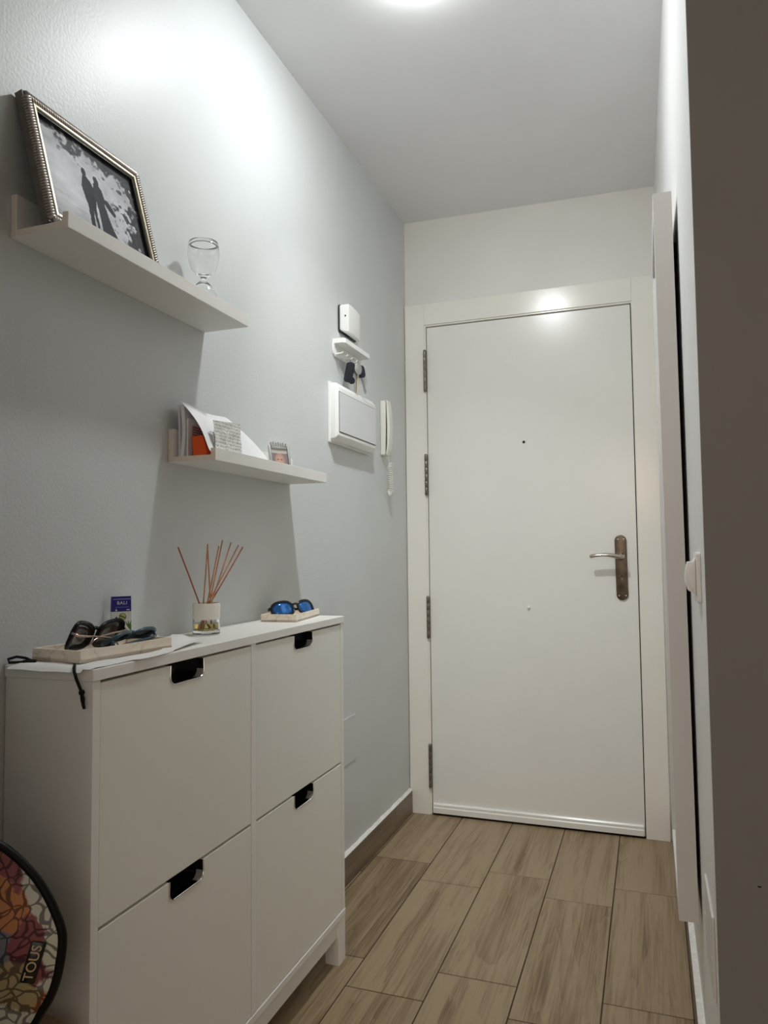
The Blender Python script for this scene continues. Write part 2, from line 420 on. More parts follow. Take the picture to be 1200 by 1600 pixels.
# ceiling (a touch lower on the right)
bm = B()
def cz(x): return Z0L + (Z0R-Z0L)*x/1.02
vs = []
for z in (0, 0.1):
    for (x, y) in ((-1.6, -3.3), (2.6, -3.3), (2.6, 1.9), (-1.6, 1.9)): vs.append(bm.verts.new((x, y, cz(x)+z)))
for f in ((0,1,2,3), (4,5,6,7), (0,1,5,4), (1,2,6,5), (2,3,7,6), (3,0,4,7)): bm.faces.new([vs[i] for i in f])
tag(obj('ceiling', bm, 'ceiling'), kind='structure')
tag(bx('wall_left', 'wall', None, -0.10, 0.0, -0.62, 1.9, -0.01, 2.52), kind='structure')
# back wall with the door opening
bm = B(); prism(bm, [(-0.1, -0.01), (0.06, -0.01), (0.06, 2.06), (0.95, 2.06), (0.95, -0.01), (1.2, -0.01), (1.2, 2.52), (-0.1, 2.52)], 'y', BACK, BACK+0.10)
tag(obj('wall_back', bm, 'wall_back'), kind='structure')
tag(bx('wall_behind_door', 'void', None, -0.1, 1.2, BACK+0.10, BACK+0.14, -0.01, 2.52), kind='structure')
# right wall: leans in a little towards the far top corner, so its face is a slightly twisted panel
bm = B(); N = 12
def rw(u, v): return (RX - 0.028*u*v, NEAR + (1.80-NEAR)*u, -0.01 + 2.53*v)
grid(bm, N, N, rw)
g2 = grid(bm, N, N, lambda u, v: (1.16, NEAR + (1.80-NEAR)*u, -0.01+2.53*v))
tag(obj('wall_right', bm, 'wall_right', smooth=True), kind='structure')
wn = bx('wall_near', 'shade_grey', None, RX, 2.6, NEAR-0.012, NEAR, -0.01, 2.52); tag(wn, kind='structure')
bx('scuff_mark', 'void', wn, 1.0995, 1.1045, NEAR-0.0125, NEAR-0.0118, 0.563, 0.565)
# the unlit space behind the camera
tag(bx('wall_rear_left', 'room', None, -1.6, -1.5, -3.2, -0.62, -0.01, 2.6), kind='structure')
tag(bx('wall_left_shading_return', 'room', None, -1.5, 0.255, -0.72, -0.62, -0.01, 2.6), kind='structure')  # unseen; its end past the left wall is added to shade the cabinet side
tag(bx('wall_rear_right', 'room', None, 2.5, 2.6, -3.2, NEAR-0.012, -0.01, 2.6), kind='structure')
# skirtings
bl = structure('baseboard_left')
for (a, b_) in ((-0.30, 0.307), (0.310, 0.917), (0.920, 1.527), (1.530, 1.742)):
    bx('skirting_piece', 'skirting', bl, 0.0003, 0.0123, a, b_, 0.001, 0.092, bev=0.001)
bm = B()
def bead(u, v):
    y = -0.30 + 2.042*u
    wob = 0.0012*math.sin(y*37)+0.0009*math.sin(y*91)
    return (0.0122*(1-v), y, 0.0921 + (0.0035+wob)*math.sin(v*PI/2) + 0.003*v)
grid(bm, 120, 5, bead); obj('plaster_bead', bm, 'plaster', bl, True)
brd = structure('baseboard_right')
for (a, b_) in ((0.06, 0.45), (0.453, 1.06), (1.063, 1.742)):
    bx('skirting_piece', 'skirting', brd, RX-0.0148, RX-0.0005, a, b_, 0.001, 0.090, bev=0.001)
bm = B()
def bead2(u, v):
    y = 0.06 + 1.682*u
    wob = 0.0012*math.sin(y*33)+0.0009*math.sin(y*87)
    return (RX-0.0145+0.0142*v, y, 0.0901 + (0.003+wob)*math.sin(v*PI/2))
grid(bm, 120, 5, bead2); obj('plaster_bead', bm, 'plaster', brd, True)

# ------------------------------------------------------------------ door
DY = 1.756
tr = structure('trim_1')
bx('casing_stile', 'casing', tr, 0.002, 0.0865, 1.746, BACK, 0.0, 2.121, bev=0.0012)
bx('casing_stile', 'casing', tr, 0.921, 1.003, 1.746, BACK, 0.0, 2.121, bev=0.0012)
bx('casing_header', 'casing', tr, 0.0868, 0.9207, 1.7462, BACK, 2.031, 2.1208, bev=0.0012)
bx('jamb_rebate', 'casing', tr, 0.0865, 0.0925, 1.7515, 1.80, 0.0, 2.031, bev=0.001)
bx('jamb_rebate', 'casing', tr, 0.9185, 0.921, 1.7515, 1.80, 0.0, 2.031, bev=0.0008)
bx('jamb_rebate', 'casing', tr, 0.0925, 0.9185, 1.7515, 1.80, 2.0245, 2.031, bev=0.001)
door = structure('door_1')
bx('door_leaf', 'lacquer', door, 0.0958, 0.9150, DY, DY+0.042, 0.006, 2.0205, bev=0.0012)
bm = B(); prism(bm, [(DY-0.0005, 0.010), (DY-0.013, 0.010), (DY-0.013, 0.030), (DY-0.010, 0.034), (DY-0.010, 0.043), (DY-0.006, 0.048), (DY-0.0005, 0.048)], 'x', 0.100, 0.9115)
obj('weather_strip', bm, 'lacquer', door)
for (za, zb) in ((1.748, 1.920), (1.311, 1.478), (0.718, 0.887), (0.112, 0.284)):
    hg = bx('hinge_leaf', 'hinge', door, 0.0845, 0.0975, 1.7445, 1.7460, za, zb)
    prof = []
    n = 6; h = (zb-za)/n
    prof.append((0.0, -0.004)); prof.append((0.004, -0.003)); prof.append((0.0062, 0.0))
    for k in range(n):
        prof += [(0.0062, k*h+0.0006), (0.0068, k*h+0.0016), (0.0068, (k+1)*h-0.0016), (0.0062, (k+1)*h-0.0006)]
    prof += [(0.0058, n*h), (0.004, n*h+0.003), (0.0, n*h+0.004)]
    bm = B(); lathe(bm, prof, 12, (0.0902, 1.7412, za)); obj('hinge_barrel', bm, 'hinge', hg, True)
# handle set
pl = [];
for k in range(13): a = math.radians(180*k/12); pl.append((0.856+0.0218*math.cos(a), 1.107+0.0218*math.sin(a)))
for k in range(13): a = math.radians(180+180*k/12); pl.append((0.858+0.0218*math.cos(a), 0.902+0.0218*math.sin(a)))
hp = pr('handle_plate', 'bronze', door, pl, 'y', DY-0.0075, DY-0.0002, 0.0025, True)
bm = B()
lathe(bm, [(0.0, 0), (0.0135, 0), (0.0135, 0.012), (0.0105, 0.016), (0.0095, 0.05), (0.0, 0.05)], 20)
bmesh.ops.rotate(bm, verts=bm.verts, matrix=Matrix.Rotation(PI/2, 3, 'X')); bmesh.ops.translate(bm, verts=bm.verts, vec=(0.858, DY-0.007, 1.047))
obj('lever_neck', bm, 'nickel', hp, True)
bm = B()
LV = [(0.866, 1.700, 1.045, .0095), (0.855, 1.697, 1.046, .010), (0.838, 1.695, 1.049, .0092), (0.815, 1.694, 1.053, .0078), (0.792, 1.694, 1.054, .0070), (0.772, 1.694, 1.0525, .0068), (0.757, 1.695, 1.050, .0070), (0.748, 1.696, 1.0475, .0068), (0.745, 1.696, 1.0465, .0045)]
tube(bm, [q[:3] for q in LV], [q[3] for q in LV], 12)
for v in bm.verts: v.co.y = 1.695 + (v.co.y-1.695)*1.35
obj('lever', bm, 'nickel', hp, True)
kh = pr('lock_cylinder', 'bronze', hp, disc_pts(0.858, 0.975, 0.0085, 20), 'y', DY-0.0100, DY-0.006, 0.0006, True)
pr('lock_body', 'bronze', hp, rrect(0.8535, 0.8625, 0.950, 0.972, 0.004), 'y', DY-0.0098, DY-0.006, 0.0005, True)
bx('keyway', 'void', hp, 0.8570, 0.8592, DY-0.0104, DY-0.0098, 0.969, 0.981)
for (sx, sz) in ((0.847, 1.1125), (0.868, 1.1125), (0.846, 0.8975), (0.871, 0.8975)):
    pr('screw', 'steel', hp, disc_pts(sx, sz, 0.0032, 12), 'y', DY-0.0087, DY-0.007, 0.0005, True)
ph = pr('peephole', 'black_gloss', door, disc_pts(0.496, 1.509, 0.0058, 20), 'y', DY-0.002, DY, 0.0006, True)
pr('peephole_lens', 'black', ph, disc_pts(0.496, 1.509, 0.003, 16), 'y', DY-0.0026, DY-0.0019)
bm = B(); lathe(bm, [(0.0, 0), (0.0062, 0), (0.0066, 0.004), (0.005, 0.008), (0.0, 0.0095)], 16)
bmesh.ops.rotate(bm, verts=bm.verts, matrix=Matrix.Rotation(PI/2, 3, 'X')); bmesh.ops.translate(bm, verts=bm.verts, vec=(0.502, DY, 0.848))
obj('cap_stud', bm, 'plastic', door, True)

# ------------------------------------------------------------------ ceiling light and added fill lights
zc = cz(LAMP_POS[0])
lamp = thing('ceiling_light', 'small round white ceiling light above the hallway, at the top edge of the photo', 'ceiling light', (LAMP_POS[0], LAMP_POS[1], zc))
bm = B(); lathe(bm, [(0.054, -0.0005), (0.064, -0.0005), (0.0645, -0.0020), (0.062, -0.0035), (0.056, -0.0035), (0.054, -0.002)], 40, close=True); obj('bezel_ring', bm, 'plastic', lamp, True)
MT['lamp_on'] = emis('lit diffuser', LAMP_COLOR, LAMP_STRENGTH)
bm = B(); lathe(bm, [(0.0, -0.021), (0.02, -0.0203), (0.036, -0.0178), (0.046, -0.0140), (0.0525, -0.008), (0.0535, -0.0015), (0.0, -0.0015)], 40); obj('diffuser', bm, 'lamp_on', lamp, True)
ld = bpy.data.lights.new('fill_beam', 'AREA'); ld.shape = 'DISK'; ld.size = 0.045; ld.energy = FILL_BEAM_W; ld.color = LAMP_COLOR[:3]; ld.spread = math.radians(FILL_BEAM_SPREAD)  # extra tilted beam added to brighten the far end of the hall
lo = bpy.data.objects.new('fill_beam', ld); COL.objects.link(lo); lo.parent = lamp; lo.location = (0, 0, -0.0235)
lo.rotation_euler = (FILL_BEAM_AIM - Vector((LAMP_POS[0], LAMP_POS[1], zc-0.0235))).to_track_quat('-Z', 'Y').to_euler()
wl = thing('fill_globe', 'added warm fill globe on a pole, unseen behind the camera', 'lamp', (WARM_POS[0], WARM_POS[1], 0.0))  # unseen globe added as fill for the warm light from behind
bm = B(); lathe(bm, [(0.0, 0.0), (0.12, 0.0), (0.12, 0.012), (0.02, 0.02), (0.0, 0.02)], 28); obj('base', bm, 'black', wl, True)
bm = B(); tube(bm, [(0, 0, 0.015), (0, 0, WARM_POS[2]-0.235)], 0.012, 10); obj('pole', bm, 'black', wl, True)
MT['warm_on'] = emis('lit warm globe', WARM_COLOR, WARM_STRENGTH)
bm = B(); bmesh.ops.create_uvsphere(bm, u_segments=24, v_segments=14, radius=0.24, matrix=Matrix.Translation((0, 0, WARM_POS[2]))); obj('globe_shade', bm, 'warm_on', wl, True)

# ------------------------------------------------------------------ shoe cabinet
CY0, CY1, CD, CH = -0.3116, 0.6484, 0.1710, 0.900
cab = thing('shoe_cabinet', 'white shoe cabinet with four tilting flaps and cut-out black handles against the left wall', 'cabinet', (0, CY0, 0))
def cy(y): return y - CY0
bx('top_panel', 'foil', cab, 0.001, CD+0.0025, cy(CY0-0.0025), cy(CY1+0.0025), CH-0.0178, CH, bev=0.001)
bx('side_panel', 'foil', cab, 0.001, CD, cy(CY0), cy(CY0+0.0165), 0.117, CH-0.018, bev=0.0008)
bx('side_panel', 'foil', cab, 0.001, CD, cy(CY1-0.0165), cy(CY1), 0.117, CH-0.018, bev=0.0008)
bx('divider', 'foil', cab, 0.004, CD, cy(0.1575), cy(0.1775), 0.1305, CH-0.018, bev=0.0008)
bx('bottom_panel', 'foil', cab, 0.001, CD+0.0015, cy(CY0), cy(CY1), 0.1135, 0.1285, bev=0.0008)
bx('apron_rail', 'foil', cab, CD-0.020, CD-0.006, cy(CY0+0.045), cy(CY1-0.045), 0.070, 0.1135)
bx('back_panel', 'foil', cab, 0.001, 0.004, cy(CY0+0.0165), cy(CY1-0.0165), 0.1285, CH-0.018)
for (a, b_) in ((CY0, CY0+0.045), (CY1-0.045, CY1)):
    pr('leg', 'foil', cab, [(CD-0.038, 0.0), (CD, 0.0), (CD, 0.1135), (CD-0.038, 0.1135)], 'y', cy(a), cy(b_), 0.001)
for (ya, yb) in ((CY0+0.0180, 0.1560), (0.1790, CY1-0.0180)):
    for (za, zb) in ((0.5150, 0.8775), (0.1310, 0.5095)):
        ym = (ya+yb)/2; hw, hd, r = 0.0515, 0.0335, 0.014
        notch = [(ym+hw, zb)]
        arc = []
        for k in range(7): a = math.radians(-90*k/6); arc.append((ym+hw-r+r*math.cos(a), zb-hd+r+r*math.sin(a)))
        for k in range(7): a = math.radians(-90-90*k/6); arc.append((ym-hw+r+r*math.cos(a), zb-hd+r+r*math.sin(a)))
        poly = [(ya, za), (yb, za), (yb, zb), (ym+hw, zb)] + arc + [(ym-hw, zb), (ya, zb)]
        poly = [(cy(p[0]), p[1]) for p in poly]
        fp = pr('flap', 'flap', cab, poly, 'x', CD-0.0165, CD-0.0010, 0.0006)
        u = [(CD-0.0006, cy(ym+hw-0.001), zb)] + [(CD-0.0006, cy(p[0]), p[1]) for p in arc] + [(CD-0.0006, cy(ym-hw+0.001), zb)]
        bm = B(); tube(bm, u, 0.0013, 6); obj('handle_rim', bm, 'chrome', fp, True)
        # recessed black cup behind the notch
        bm = B(); n = len(u)
        ring = [[bm.verts.new((x, p[1], p[2])) for p in u] for x in (CD-0.002, CD-0.017, CD-0.040)]
        for a_, c_ in zip(ring, ring[1:]):
            for k in range(n-1): bm.faces.new([a_[k], a_[k+1], c_[k+1], c_[k]])
        bm.faces.new(ring[-1])
        obj('handle_cup', bm, 'black_gloss', fp, True)

# ------------------------------------------------------------------ picture ledges
def ledge(y0, y1, z, label):
    t = thing('picture_ledge', label, 'shelf', (0, y0, z), group='white picture ledges on the left wall')
    L = y1-y0
    def strip(nm, x0, x1, z0, z1):
        o = bx(nm, ['ledge', 'ledge_end_warm'], t, x0, x1, 0, L, z0, z1, bev=0.0006, seg=1)
        for p in o.data.polygons:
            if p.normal.y < -0.9: p.material_index = 1
        return o
    strip('back_panel', 0.0006, 0.0125, 0.0, 0.0715)
    strip('bottom_panel', 0.0127, 0.1055, 0.0, 0.0120)
    strip('front_lip', 0.1057, 0.1175, 0.0, 0.0262)
    return t
ledge(-0.317, 0.239, 1.586, 'white picture ledge, the higher one, holding the large silver photo frame')
ledge(0.103, 0.664, 1.267, 'white picture ledge, the lower one, holding letters and a tiny photo frame')

# ------------------------------------------------------------------ large photo frame on the upper ledge
FW, FH, FT = 0.290, 0.2385, 0.019
lean = math.atan2(0.062, 0.232)
pf = thing('photo_frame', 'large pewter rope-edged photo frame with a black and white picture, leaning on the upper ledge', 'picture frame', (0.0825, -0.316, 1.6035), (0, -lean, 0))
# local: x = front normal, y = along the wall, z = up the frame; the front face lies at x = 0
bm = B()
bw = 0.024
for (a, b_, c_, d_) in ((0, bw, 0, FH), (FW-bw, FW, 0, FH), (bw, FW-bw, 0, bw), (bw, FW-bw, FH-bw, FH)): box(bm, -FT, -0.004, a, b_, c_, d_)
obj('frame_body', bm, 'frame_dark', pf)
bx('backing_board', 'frame_dark', pf, -FT+0.001, -0.011, bw-0.001, FW-bw+0.001, bw-0.001, FH-bw+0.001)
bm = B()
def bead_line(p0, p1, n, tw):
    d = Vector(p1)-Vector(p0); ang = math.atan2(d.z, d.y)
    for k in range(n):
        c = Vector(p0)+d*((k+0.5)/n)
        mt = Matrix.Translation(c) @ Matrix.Rotation(ang, 4, 'X') @ Matrix.Rotation(tw, 4, 'X') @ Matrix.Diagonal((0.0068, 0.0036, 0.0105, 1))
        bmesh.ops.create_uvsphere(bm, u_segments=8, v_segments=5, radius=1.0, matrix=mt)
rc = 0.0080
bead_line((-0.004, rc, rc), (-0.004, rc, FH-rc), 44, 0.5); bead_line((-0.004, FW-rc, rc), (-0.004, FW-rc, FH-rc), 44, 0.5)
bead_line((-0.004, rc, rc), (-0.004, FW-rc, rc), 52, 0.5); bead_line((-0.004, rc, FH-rc), (-0.004, FW-rc, FH-rc), 52, 0.5)
tag(obj('rope_moulding', bm, 'rope', pf, 'all'), kind='stuff')
bm = B(); i0, i1 = 0.0165, 0.0215
for (a, b_, c_, d_) in ((i0, i1, i0, FH-i0), (FW-i1, FW-i0, i0, FH-i0), (i1, FW-i1, i0, i1), (i1, FW-i1, FH-i1, FH-i0)): box(bm, -0.006, 0.0006, a, b_, c_, d_, bev=0.0006, seg=1)
tag(obj('gold_fillet', bm, 'gold', pf), 'pale gold inner fillet')
bm = B()
for (a, b_, c_, d_) in ((i1, bw+0.001, i1, FH-i1), (FW-bw-0.001, FW-i1, i1, FH-i1), (bw, FW-bw, i1, bw+0.001), (bw, FW-bw, FH-bw-0.001, FH-i1)): box(bm, -0.010, -0.003, a, b_, c_, d_)
obj('inner_rebate', bm, 'black', pf)
man = [(.395,.10),(.40,.30),(.385,.36),(.375,.46),(.395,.54),(.405,.575),(.40,.61),(.412,.645),(.432,.645),(.445,.61),(.44,.575),(.47,.545),(.49,.50),(.49,.36),(.475,.30),(.475,.10),(.455,.10),(.445,.27),(.43,.10)]
woman = [(.50,.06),(.50,.22),(.495,.36),(.485,.47),(.495,.545),(.51,.565),(.505,.60),(.518,.632),(.545,.63),(.558,.59),(.552,.555),(.575,.53),(.585,.46),(.575,.40),(.60,.25),(.66,.06)]
bouq = [(.575,.46),(.62,.455),(.66,.40),(.675,.35),(.66,.325),(.63,.345),(.60,.375),(.57,.42)]
def wedding(u, v):
    n = fbm(u*6, v*6, 3); n2 = fbm(u*22, v*18, 9)
    cu, cv_ = 0.5+(u-0.5)/1.12, v/1.14
    g = 0.36+0.5*n
    g += 0.22*math.exp(-((u-.18)**2/.05+(v-.5)**2/.06))
    if v < 0.22: g -= 0.25*(0.22-v)/0.22*(0.6+n2)            # ground
    streak = fbm(u*3, v*40, 5)
    if v < 0.35 and u < 0.45: g *= 0.78+0.4*streak
    edge = max(0.0, (v-0.70)*2.2 + (u-0.30)*0.9) if v > 0.55 else 0
    tree = (u-0.80)*3.2 + (n2-0.5)*2.2 + (n-0.5)*1.6
    crown = (v-0.84)*3.4 + (u-0.5)*0.6 + (n2-0.5)*1.8 + (n-0.5)*1.2
    dark = max(tree, crown)
    k = min(1, max(0, dark*3.5+0.35)); g = g*(1-k) + (0.012+0.10*n2)*k
    if inpoly(cu+0.006*(n2-.5), cv_, man): g = 0.02+0.02*n2
    elif inpoly(cu+0.008*(n2-.5), cv_, woman): g = 0.032+0.02*n2
    elif inpoly(cu+0.03*(n2-.5), cv_+0.03*(n-.5), bouq): g = 0.04
    g = max(0.01, min(0.9, g*1.0))
    return (g*0.96, g*0.985, g*1.03)
y0, y1, z0, z1 = bw-0.001, FW-bw+0.001, bw-0.001, FH-bw+0.001
printed('photo_print', 190, 160, lambda u, v: (-0.0095, y0+(y1-y0)*u, z0+(z1-z0)*v), wedding, pf)['label'] = 'black and white photo of two people standing outdoors under trees'

# ------------------------------------------------------------------ stemmed glass
gb = thing('double_glass', 'clear hourglass-shaped glass cup standing on the upper ledge beside the photo frame', 'glass', (0.056, 0.150, 1.5982))
T = 0.0013
outer = [(0.0330, 0.0), (0.0335, 0.006), (0.0325, 0.022), (0.0290, 0.042), (0.0215, 0.059), (0.0120, 0.070), (0.0058, 0.0765), (0.0052, 0.0800), (0.0075, 0.0835), (0.0170, 0.0900), (0.0262, 0.1020), (0.0320, 0.1180), (0.0345, 0.1350), (0.0340, 0.1500), (0.0318, 0.1640)]
inner_top = [(0.0305, 0.1640), (0.0326, 0.150), (0.0331, 0.135), (0.0306, 0.119), (0.0248, 0.1035), (0.0155, 0.0922), (0.0, 0.0865)]
inner_bot = [(0.0, 0.0735), (0.0110, 0.0685), (0.0203, 0.0578), (0.0277, 0.0412), (0.0312, 0.0215), (0.0322, 0.006), (0.0317, 0.0)]
bm = B(); lathe(bm, [(r_, z_*0.955) for r_, z_ in inner_bot[::1] + outer + inner_top], 48); obj('glass_body', bm, 'glass', gb, 'all')

# ------------------------------------------------------------------ post on the lower ledge  (inside: x .0125-.1057, floor z 1.279)
LZ = 1.2792
def standing_sheet(name, label, cat, mat, group, fn, nu=16, nv=14, th=0.0006, base=(0, 0, 0), bmat=None):
    bm = B(); sheet(bm, nu, nv, fn, th); o = obj(name, bm, mat, None, True)
    return tag(o, label, cat, group)
def env1(u, v):
    y = 0.116 + 0.20*u; z = LZ + 0.113*v
    return (0.0205 + 0.002*(1-v) - 0.001*v + 0.001*math.sin(v*2.4+u), y, z)
standing_sheet('envelope', 'lilac-white envelope standing closest to the wall on the lower ledge', 'envelope', 'envelope', 'letters on the lower ledge', env1, th=0.0050)
def env2(u, v):
    y = 0.112 + 0.18*u; z = LZ + 0.112*v - 0.02*u*v
    return (0.0330 + 0.0055*math.sin(v*PI*0.9) - 0.002*v, y, z)
standing_sheet('envelope', 'bent white envelope bulging outward, second from the wall on the lower ledge', 'envelope', 'paper', 'letters on the lower ledge', env2, th=0.0085)
def env3(u, v):
    y = 0.108 + 0.19*u; z = LZ + 0.080*v
    return (0.0465 + 0.001*v, y, z)
standing_sheet('envelope', 'narrow white envelope leaning beside the red-printed letter on the lower ledge', 'envelope', 'paper', 'letters on the lower ledge', env3, th=0.0030)
bm = B(); sheet(bm, 10, 10, lambda u, v: (0.0515+0.0005*v, 0.118+0.16*u, LZ+0.066*v), 0.0012)
bmesh.ops.translate(bm, verts=bm.verts, vec=(-0.05, -0.118, -LZ))
lt = obj('letter', bm, 'letter', None, True); lt.location = (0.05, 0.118, LZ); tag(lt, 'letter with red printed lines behind the orange card on the lower ledge', 'letter')
bm = B()
prism(bm, [(0.0590, LZ), (0.0885, LZ), (0.0925, LZ+0.004), (0.0880, LZ+0.022), (0.0815, LZ+0.0405), (0.0795, LZ+0.0425), (0.0560, LZ+0.0415), (0.0555, LZ+0.0390)], 'y', 0.109, 0.135, 0.001)
tag(obj('card_packet', bm, 'orange', None), 'bright orange card packet at the near end of the lower ledge', 'packet')
def big(u, v):
    # u along the wall, v from the lip (0) up to the wall (1); the far corner droops
    y = 0.106 + 0.222*u + 0.040*u*(1-v)
    ztop = 1.398 - 0.008*math.sin(u*PI) - 0.010*max(0, u-0.75)*4
    zb = 1.2865
    s = v
    z = zb + (ztop-zb)*s
    x = 0.1030 - 0.074*s**0.85 + 0.014*math.sin(s*PI)*(1-0.4*u) + 0.003*math.sin(u*9)*s
    y += 0.030*u*u*math.sin(s*PI)
    if u > 0.8:
        k = (u-0.8)/0.2; z -= 0.030*k*k*s
    return (x, y, z)
standing_sheet('paper_sheet', 'large white sheet draped over the letters from wall to lip on the lower ledge', 'paper', 'paper', None, big, 30, 22, 0.0005)
def curl(u, v):
    a = -0.4+2.3*v
    return (0.0880 + 0.0085*math.cos(a), 0.128+0.085*u, 1.315 + 0.017*math.sin(a) + 0.004*u)
standing_sheet('paper_slip', 'small curled white slip tucked behind the handwritten note', 'paper', 'paper', None, curl, 12, 16, 0.0004)
bm = B()
def rec(u, v):
    y = -0.004 + 0.108*u + 0.006*v; z = 0.077*v + 0.008*u*v - 0.001
    return (0.0007*math.sin(u*14+v*5)+0.0006*math.sin(v*17-u*6) - 0.010*v, y, z)
sheet(bm, 34, 24, rec, 0.0004)
rc_o = obj('handwritten_note', bm, 'receipt', None, True); rc_o.location = (0.1035, 0.131, LZ+0.002)
tag(rc_o, 'crumpled off-white note covered in grey handwriting, standing at the front lip of the lower ledge', 'note')

# tiny photo frame
tf = thing('photo_frame', 'tiny silver photo frame with a baby portrait near the far end of the lower ledge', 'picture frame', (0.078, 0.474, LZ+0.0005), (0, 0, 0))
ang = math.atan2(-0.52, 0.85)
tf.rotation_euler = Euler((0, -0.20, ang), 'XYZ')
tw, th_ = 0.062, 0.080
bm = B()
for (a, b_, c_, d_) in ((-tw/2, -tw/2+0.007, 0, 0.072), (tw/2-0.007, tw/2, 0, 0.072), (-tw/2+0.007, tw/2-0.007, 0, 0.007), (-tw/2+0.007, tw/2-0.007, 0.063, 0.074)): box(bm, -0.006, 0.0, a, b_, c_, d_, bev=0.0012)
obj('frame_border', bm, 'steel', tf, True)
bm = B()
for k in range(7):
    c = -0.022+0.0073*k
    box(bm, -0.005, 0.002, c-0.0027, c+0.0027, 0.070, 0.0795+0.002*((k*3) % 2), bev=0.001, seg=1)
obj('top_ornament', bm, 'steel', tf, True)
bx('backing', 'black', tf, -0.0085, -0.0055, -tw/2+0.002, tw/2-0.002, 0.002, 0.070)
pr('easel_leg', 'black', tf, [(-0.0085, 0.050), (-0.0095, 0.051), (-0.024, 0.0065), (-0.022, 0.006)], 'y', -0.012, 0.012)
def baby(u, v):
    n = fbm(u*5, v*5, 21)
    c = (0.20+0.1*n, 0.17+0.08*n, 0.17+0.08*n)
    d = ((u-.5)/.30)**2+((v-.46)/.36)**2
    if d < 1:
        s = 1-0.35*d
        c = (0.62*s, 0.40*s, 0.33*s)
        for (ex, ey, rx, ry) in ((.39, .50, .06, .03), (.61, .50, .06, .03)):
            if ((u-ex)/rx)**2+((v-ey)/ry)**2 < 1: c = (0.05, 0.035, 0.03)
        if ((u-.5)/.09)**2+((v-.27)/.028)**2 < 1: c = (0.45, 0.14, 0.13)
        if ((u-.5)/.045)**2+((v-.38)/.03)**2 < 1: c = (0.5, 0.30, 0.25)
    if v > 0.78 + 0.1*(u-.5)**2: c = (0.55, 0.52, 0.5)
    return c
printed('portrait_print', 44, 50, lambda u, v: (-0.003, -tw/2+0.006+(tw-0.012)*u, 0.006+0.058*v), baby, tf)['label'] = 'small colour portrait of a baby'

# ------------------------------------------------------------------ things fixed to the left wall
ch = thing('door_chime', 'white rounded door chime box with a black back plate, above the key rack', 'chime', (0, 1.03, 1.815))
pr('back_plate', 'black', ch, rrect(-0.004, 0.146, -0.005, 0.090, 0.012), 'x', 0.0005, 0.0060, 0.001)
plan = [(0.006, 0.0), (0.0385, 0.0)]
for k in range(1, 11):
    a = math.radians(90*k/10); plan.append((0.006+0.0345*math.cos(a)**0.6 if k < 10 else 0.006, 0.004+0.140*math.sin(a)))
bm = B(); prism(bm, plan, 'z', 0.0, 0.088, 0.006, 3)
for v in bm.verts:
    if v.co.z < 0.02: v.co.z += -0.010*max(0, v.co.x-0.006)/0.03
obj('cover', bm, 'plastic', ch, True)
bx('sound_hole', 'void', ch, 0.0235, 0.0280, -0.0006, 0.0006, 0.045, 0.0505)
bx('cable_slot', 'void', ch, 0.0060, 0.0115, 0.022, 0.072, -0.0035, 0.004)

kr = thing('key_rack', 'small white wall shelf with a row of hooks holding the keys, under the door chime', 'key rack', (0, 0.975, 1.715))
bm = B(); prism(bm, [(0.0005, 0.004), (0.036, 0.004), (0.044, 0.012), (0.044, 0.232), (0.036, 0.240), (0.0005, 0.240)], 'z', 0.0425, 0.0585, 0.0008); obj('shelf_board', bm, 'plastic', kr)
pr('back_plate', 'plastic', kr, [(0.0, 0.0425), (0.0, 0.022), (0.004, 0.010), (0.014, 0.002), (0.230, 0.002), (0.240, 0.010), (0.244, 0.022), (0.244, 0.0425)], 'x', 0.0005, 0.0065, 0.0008)
HY = [0.020, 0.062, 0.104, 0.146, 0.188, 0.228]
for y in HY:
    bm = B(); prism(bm, [(0.0065, 0.0085), (0.030, 0.0105), (0.034, 0.0165), (0.032, 0.0170), (0.028, 0.0135), (0.0065, 0.0125)], 'y', y-0.0045, y+0.0045, 0.0005); obj('hook', bm, 'plastic', kr)
for y in (0.010, 0.160):
    pr('screw', 'steel', kr, disc_pts(y+0.006, 0.033, 0.0035, 12), 'x', 0.0065, 0.0078)

def ring(bm, c, r, axis, rad=0.0012, n=20):
    ax = Vector(axis).normalized(); a = ax.cross(Vector((0.3, 0.2, 1))).normalized(); b_ = ax.cross(a)
    loop_tube(bm, [Vector(c)+(a*math.cos(2*PI*k/n)+b_*math.sin(2*PI*k/n))*r for k in range(n)], rad, 6, ax)
def rotpart(bm, rot, loc):
    bmesh.ops.rotate(bm, verts=bm.verts, matrix=Euler(rot, 'XYZ').to_matrix()); bmesh.ops.translate(bm, verts=bm.verts, vec=loc)
def key_profile(L, wd):
    p = [(-wd/2, 0), (wd/2, 0)]; n = 7
    p += [(wd/2, -L*0.2)]
    for k in range(n):
        z = -L*(0.25+0.7*k/n); p += [(wd/2-(0.0012 if k % 2 else 0.0002), z)]
    p += [(0, -L), (-wd/2, -L*0.94)]
    return p
kb = thing('key_bunch', 'bunch with a long dark blue fob, silver disc and keys on the third rack hook', 'keys', (0.030, 0.975+HY[2], 1.7265), group='keys on the rack')
bm = B(); ring(bm, (0, 0, -0.010), 0.0115, (0.4, 1, 0.1)); obj('split_ring', bm, 'steel', kb, True)
bm = B(); prism(bm, rrect(-0.014, 0.014, -0.068, 0.0, 0.010), 'x', -0.007, 0.007, 0.002); rotpart(bm, (-0.16, 0.12, -0.55), (0.004, -0.020, -0.016)); obj('fob', bm, 'navy', kb, True)
bm = B(); prism(bm, disc_pts(0, -0.060, 0.0115, 16), 'x', -0.005, 0.005, 0.0015); rotpart(bm, (-0.10, 0.12, -0.55), (0.010, -0.008, -0.016)); obj('fob_tab', bm, 'navy', kb, True)
